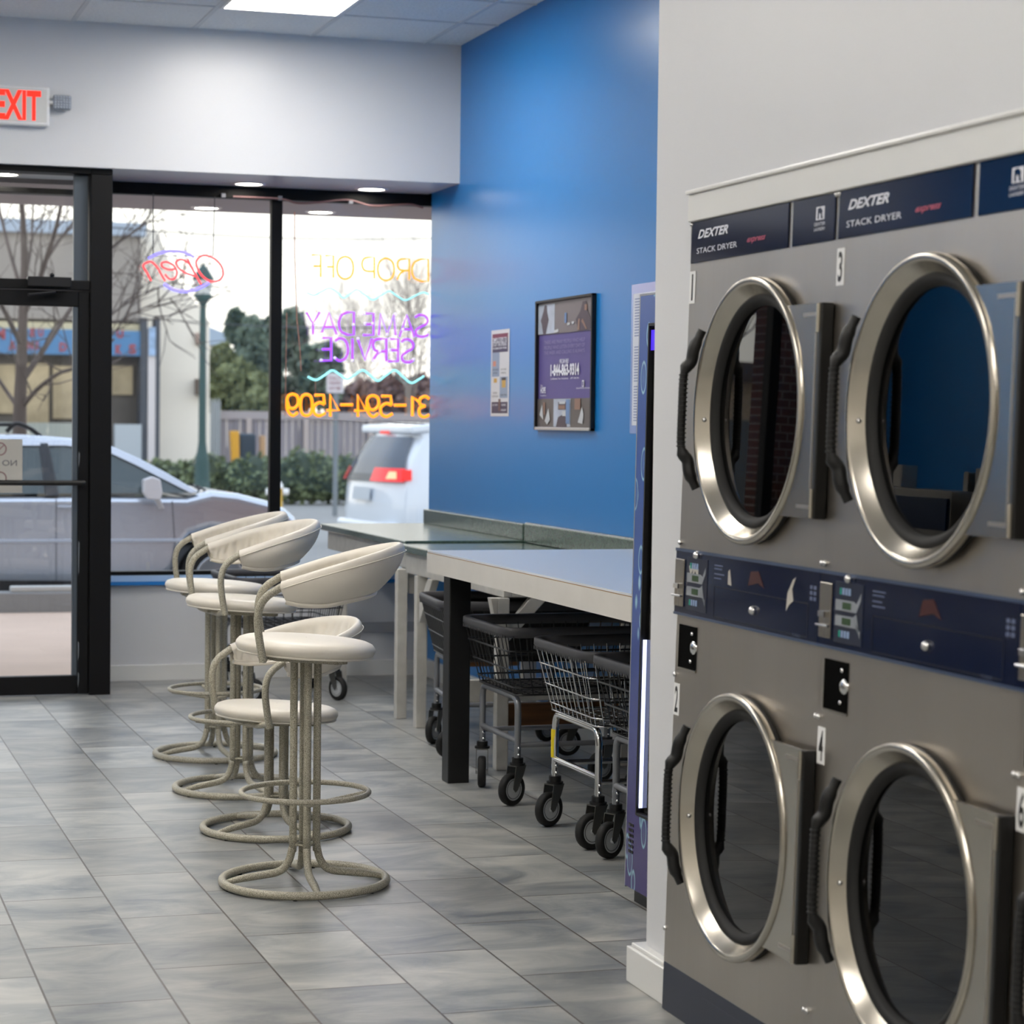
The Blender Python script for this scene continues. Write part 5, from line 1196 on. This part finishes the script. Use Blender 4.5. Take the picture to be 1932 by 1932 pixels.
for p_, w0, w1 in limbs:
    for i in range(3, len(p_)-1, 2):
        d = (p_[i+1]-p_[i-1]).normalized(); a = Vector((rnd.gauss(0, 1), rnd.gauss(0, .7), rnd.gauss(.2, 1)))
        grow(mb, p_[i], (d*.7+a*.6).normalized(), rnd.uniform(.4, .8), .011, 1 if i % 4 else 2, rnd, .55)
mb.build('twigs', BARK, t, world=True)
def bare(px_, Y, h_px, label, seed, w=.09, depth=4, cl=.62):
    rnd = random.Random(seed); p = at(px_, 900, Y); g_ = gz(Y); top = at(px_, h_px, Y).z-g_
    t = thing('bare_tree', label, 'tree', (p.x, Y, g_), 0, 'bare trees')
    MB().tube([(0, 0, 0), (.05, 0, top*.25), (0, 0, top*.45)], [w, w*.85, w*.7], 8, caps=False).build('trunk', mat('pale_bark', '968a80', .9), t)
    mb = MB()
    for i in range(7):
        a = Vector((rnd.gauss(0, .5), rnd.gauss(0, .4), 1)).normalized(); grow(mb, Vector((0, 0, top*(.25+.03*i))), a, top*.30*cl/.62, w*.4, depth, rnd, .42, .25)
    mb.build('branches', mat('pale_bark', '968a80', .9), t)
bare(770, 57, 480, 'bare tree with fine twigs behind the neon words, next to the blue wall', 4, .085)
bare(700, 76, 560, 'shorter bare tree with fine twigs behind the purple neon words', 9, .075)
bare(640, 94, 600, 'small bare tree between the evergreen and the taller bare trees', 15, .065)
# overhead cables
for i, (ya, yb, nm) in enumerate(((428, 449, 'upper thin overhead cable crossing the sky in the windows'), (604, 610, 'lower thin overhead cable crossing behind the street lamp'))):
    A, B = at(195, ya, 39.86), at(860, yb, 39.86)
    if i: A, B = at(320, ya, BY+.99), at(860, 615, 40.16)
    pts = [A.lerp(B, k_/12)-Vector((0, 0, .1*math.sin(PI*k_/12))) for k_ in range(13)]
    tag(MB().tube(pts, .014, 5).build('overhead_cable', mat('cable_dark', '4a4c4e', .6), None), nm, 'cable', 'overhead cables')

for px_, lab in ((195, 'wooden utility pole carrying the overhead cable, hidden behind the black door post'), (860, 'wooden utility pole carrying the overhead cables, hidden behind the blue wall')):
    p = at(px_, 600, 40); tag(MB().tube([(p.x, 40, gz(40)), (p.x, 40, at(px_, 395, 40).z)], .10, 10).build('utility_pole', BARK, None), lab, 'pole', 'utility poles')
# further along the street to the left, seen only in the dryer doors
t = thing('brick_pillar', 'red brick pillar outside the window left of the door', 'pillar', (-1.9, 12.75, -.02))
def brick_mat():
    m = mat('red_brick', '7a4636', .8); nt = m.node_tree; b = nt.nodes['Principled BSDF']
    tc = nt.nodes.new('ShaderNodeTexCoord'); mp = nt.nodes.new('ShaderNodeMapping'); mp.inputs['Rotation'].default_value = (PI/2, 0, 0)
    br = nt.nodes.new('ShaderNodeTexBrick'); br.inputs['Scale'].default_value = 5; br.inputs['Color1'].default_value = lin('7a4030'); br.inputs['Color2'].default_value = lin('5c3026'); br.inputs['Mortar'].default_value = lin('9a8f86'); br.inputs['Mortar Size'].default_value = .03
    nt.links.new(tc.outputs['Object'], mp.inputs[0]); nt.links.new(mp.outputs[0], br.inputs['Vector']); nt.links.new(br.outputs['Color'], b.inputs['Base Color']); return m
MB().box(-2.3, -1.44, 12.62, 12.95, -.02, 2.70).build('shaft', brick_mat(), t, world=True)
MB().box(-2.34, -1.40, 12.60, 12.97, -.02, .12).build('plinth', mat('curb_concrete', '8f9090'), t, .01, world=True)
t = thing('brick_shop_row', 'tan shop row far along the street to the left', 'building', (-22, 44, gz(44)))
MB().box(-40, -7.5, 44, 52, gz(44), 3.4).build('wall', mat('tan_wall', 'a08c74', .8, noise=(.5, .2, (1, 1, 1))), t, world=True)
MB().box(-40, -7.4, 43.6, 44, 3.2, 3.6).build('parapet', mat('dark_brown_edge', '4a3b33', .7), t, world=True)
for i in range(7): MB().box(-36+4.2*i, -33.2+4.2*i, 43.9, 44, .5, 2.4).build('shop_window', mat('shop_glass_dark', '3c4248', .1), t, world=True)
rnd = random.Random(21)
t = thing('bare_tree', 'bare sidewalk tree farther left than the one seen through the door', 'tree', (-3.9, 21, gz(21)), 0, 'bare trees')
MB().tube([(0, 0, 0), (.04, 0, 1.2), (0, 0, 2.2)], [.13, .10, .09], 8, caps=False).build('trunk', BARK, t)
mb = MB()
for i in range(6): grow(mb, Vector((0, 0, 1.3+.15*i)), Vector((rnd.gauss(0, .6), rnd.gauss(0, .4), 1)).normalized(), 1.3, .05, 3, rnd, .5, .2)
mb.build('branches', BARK, t)
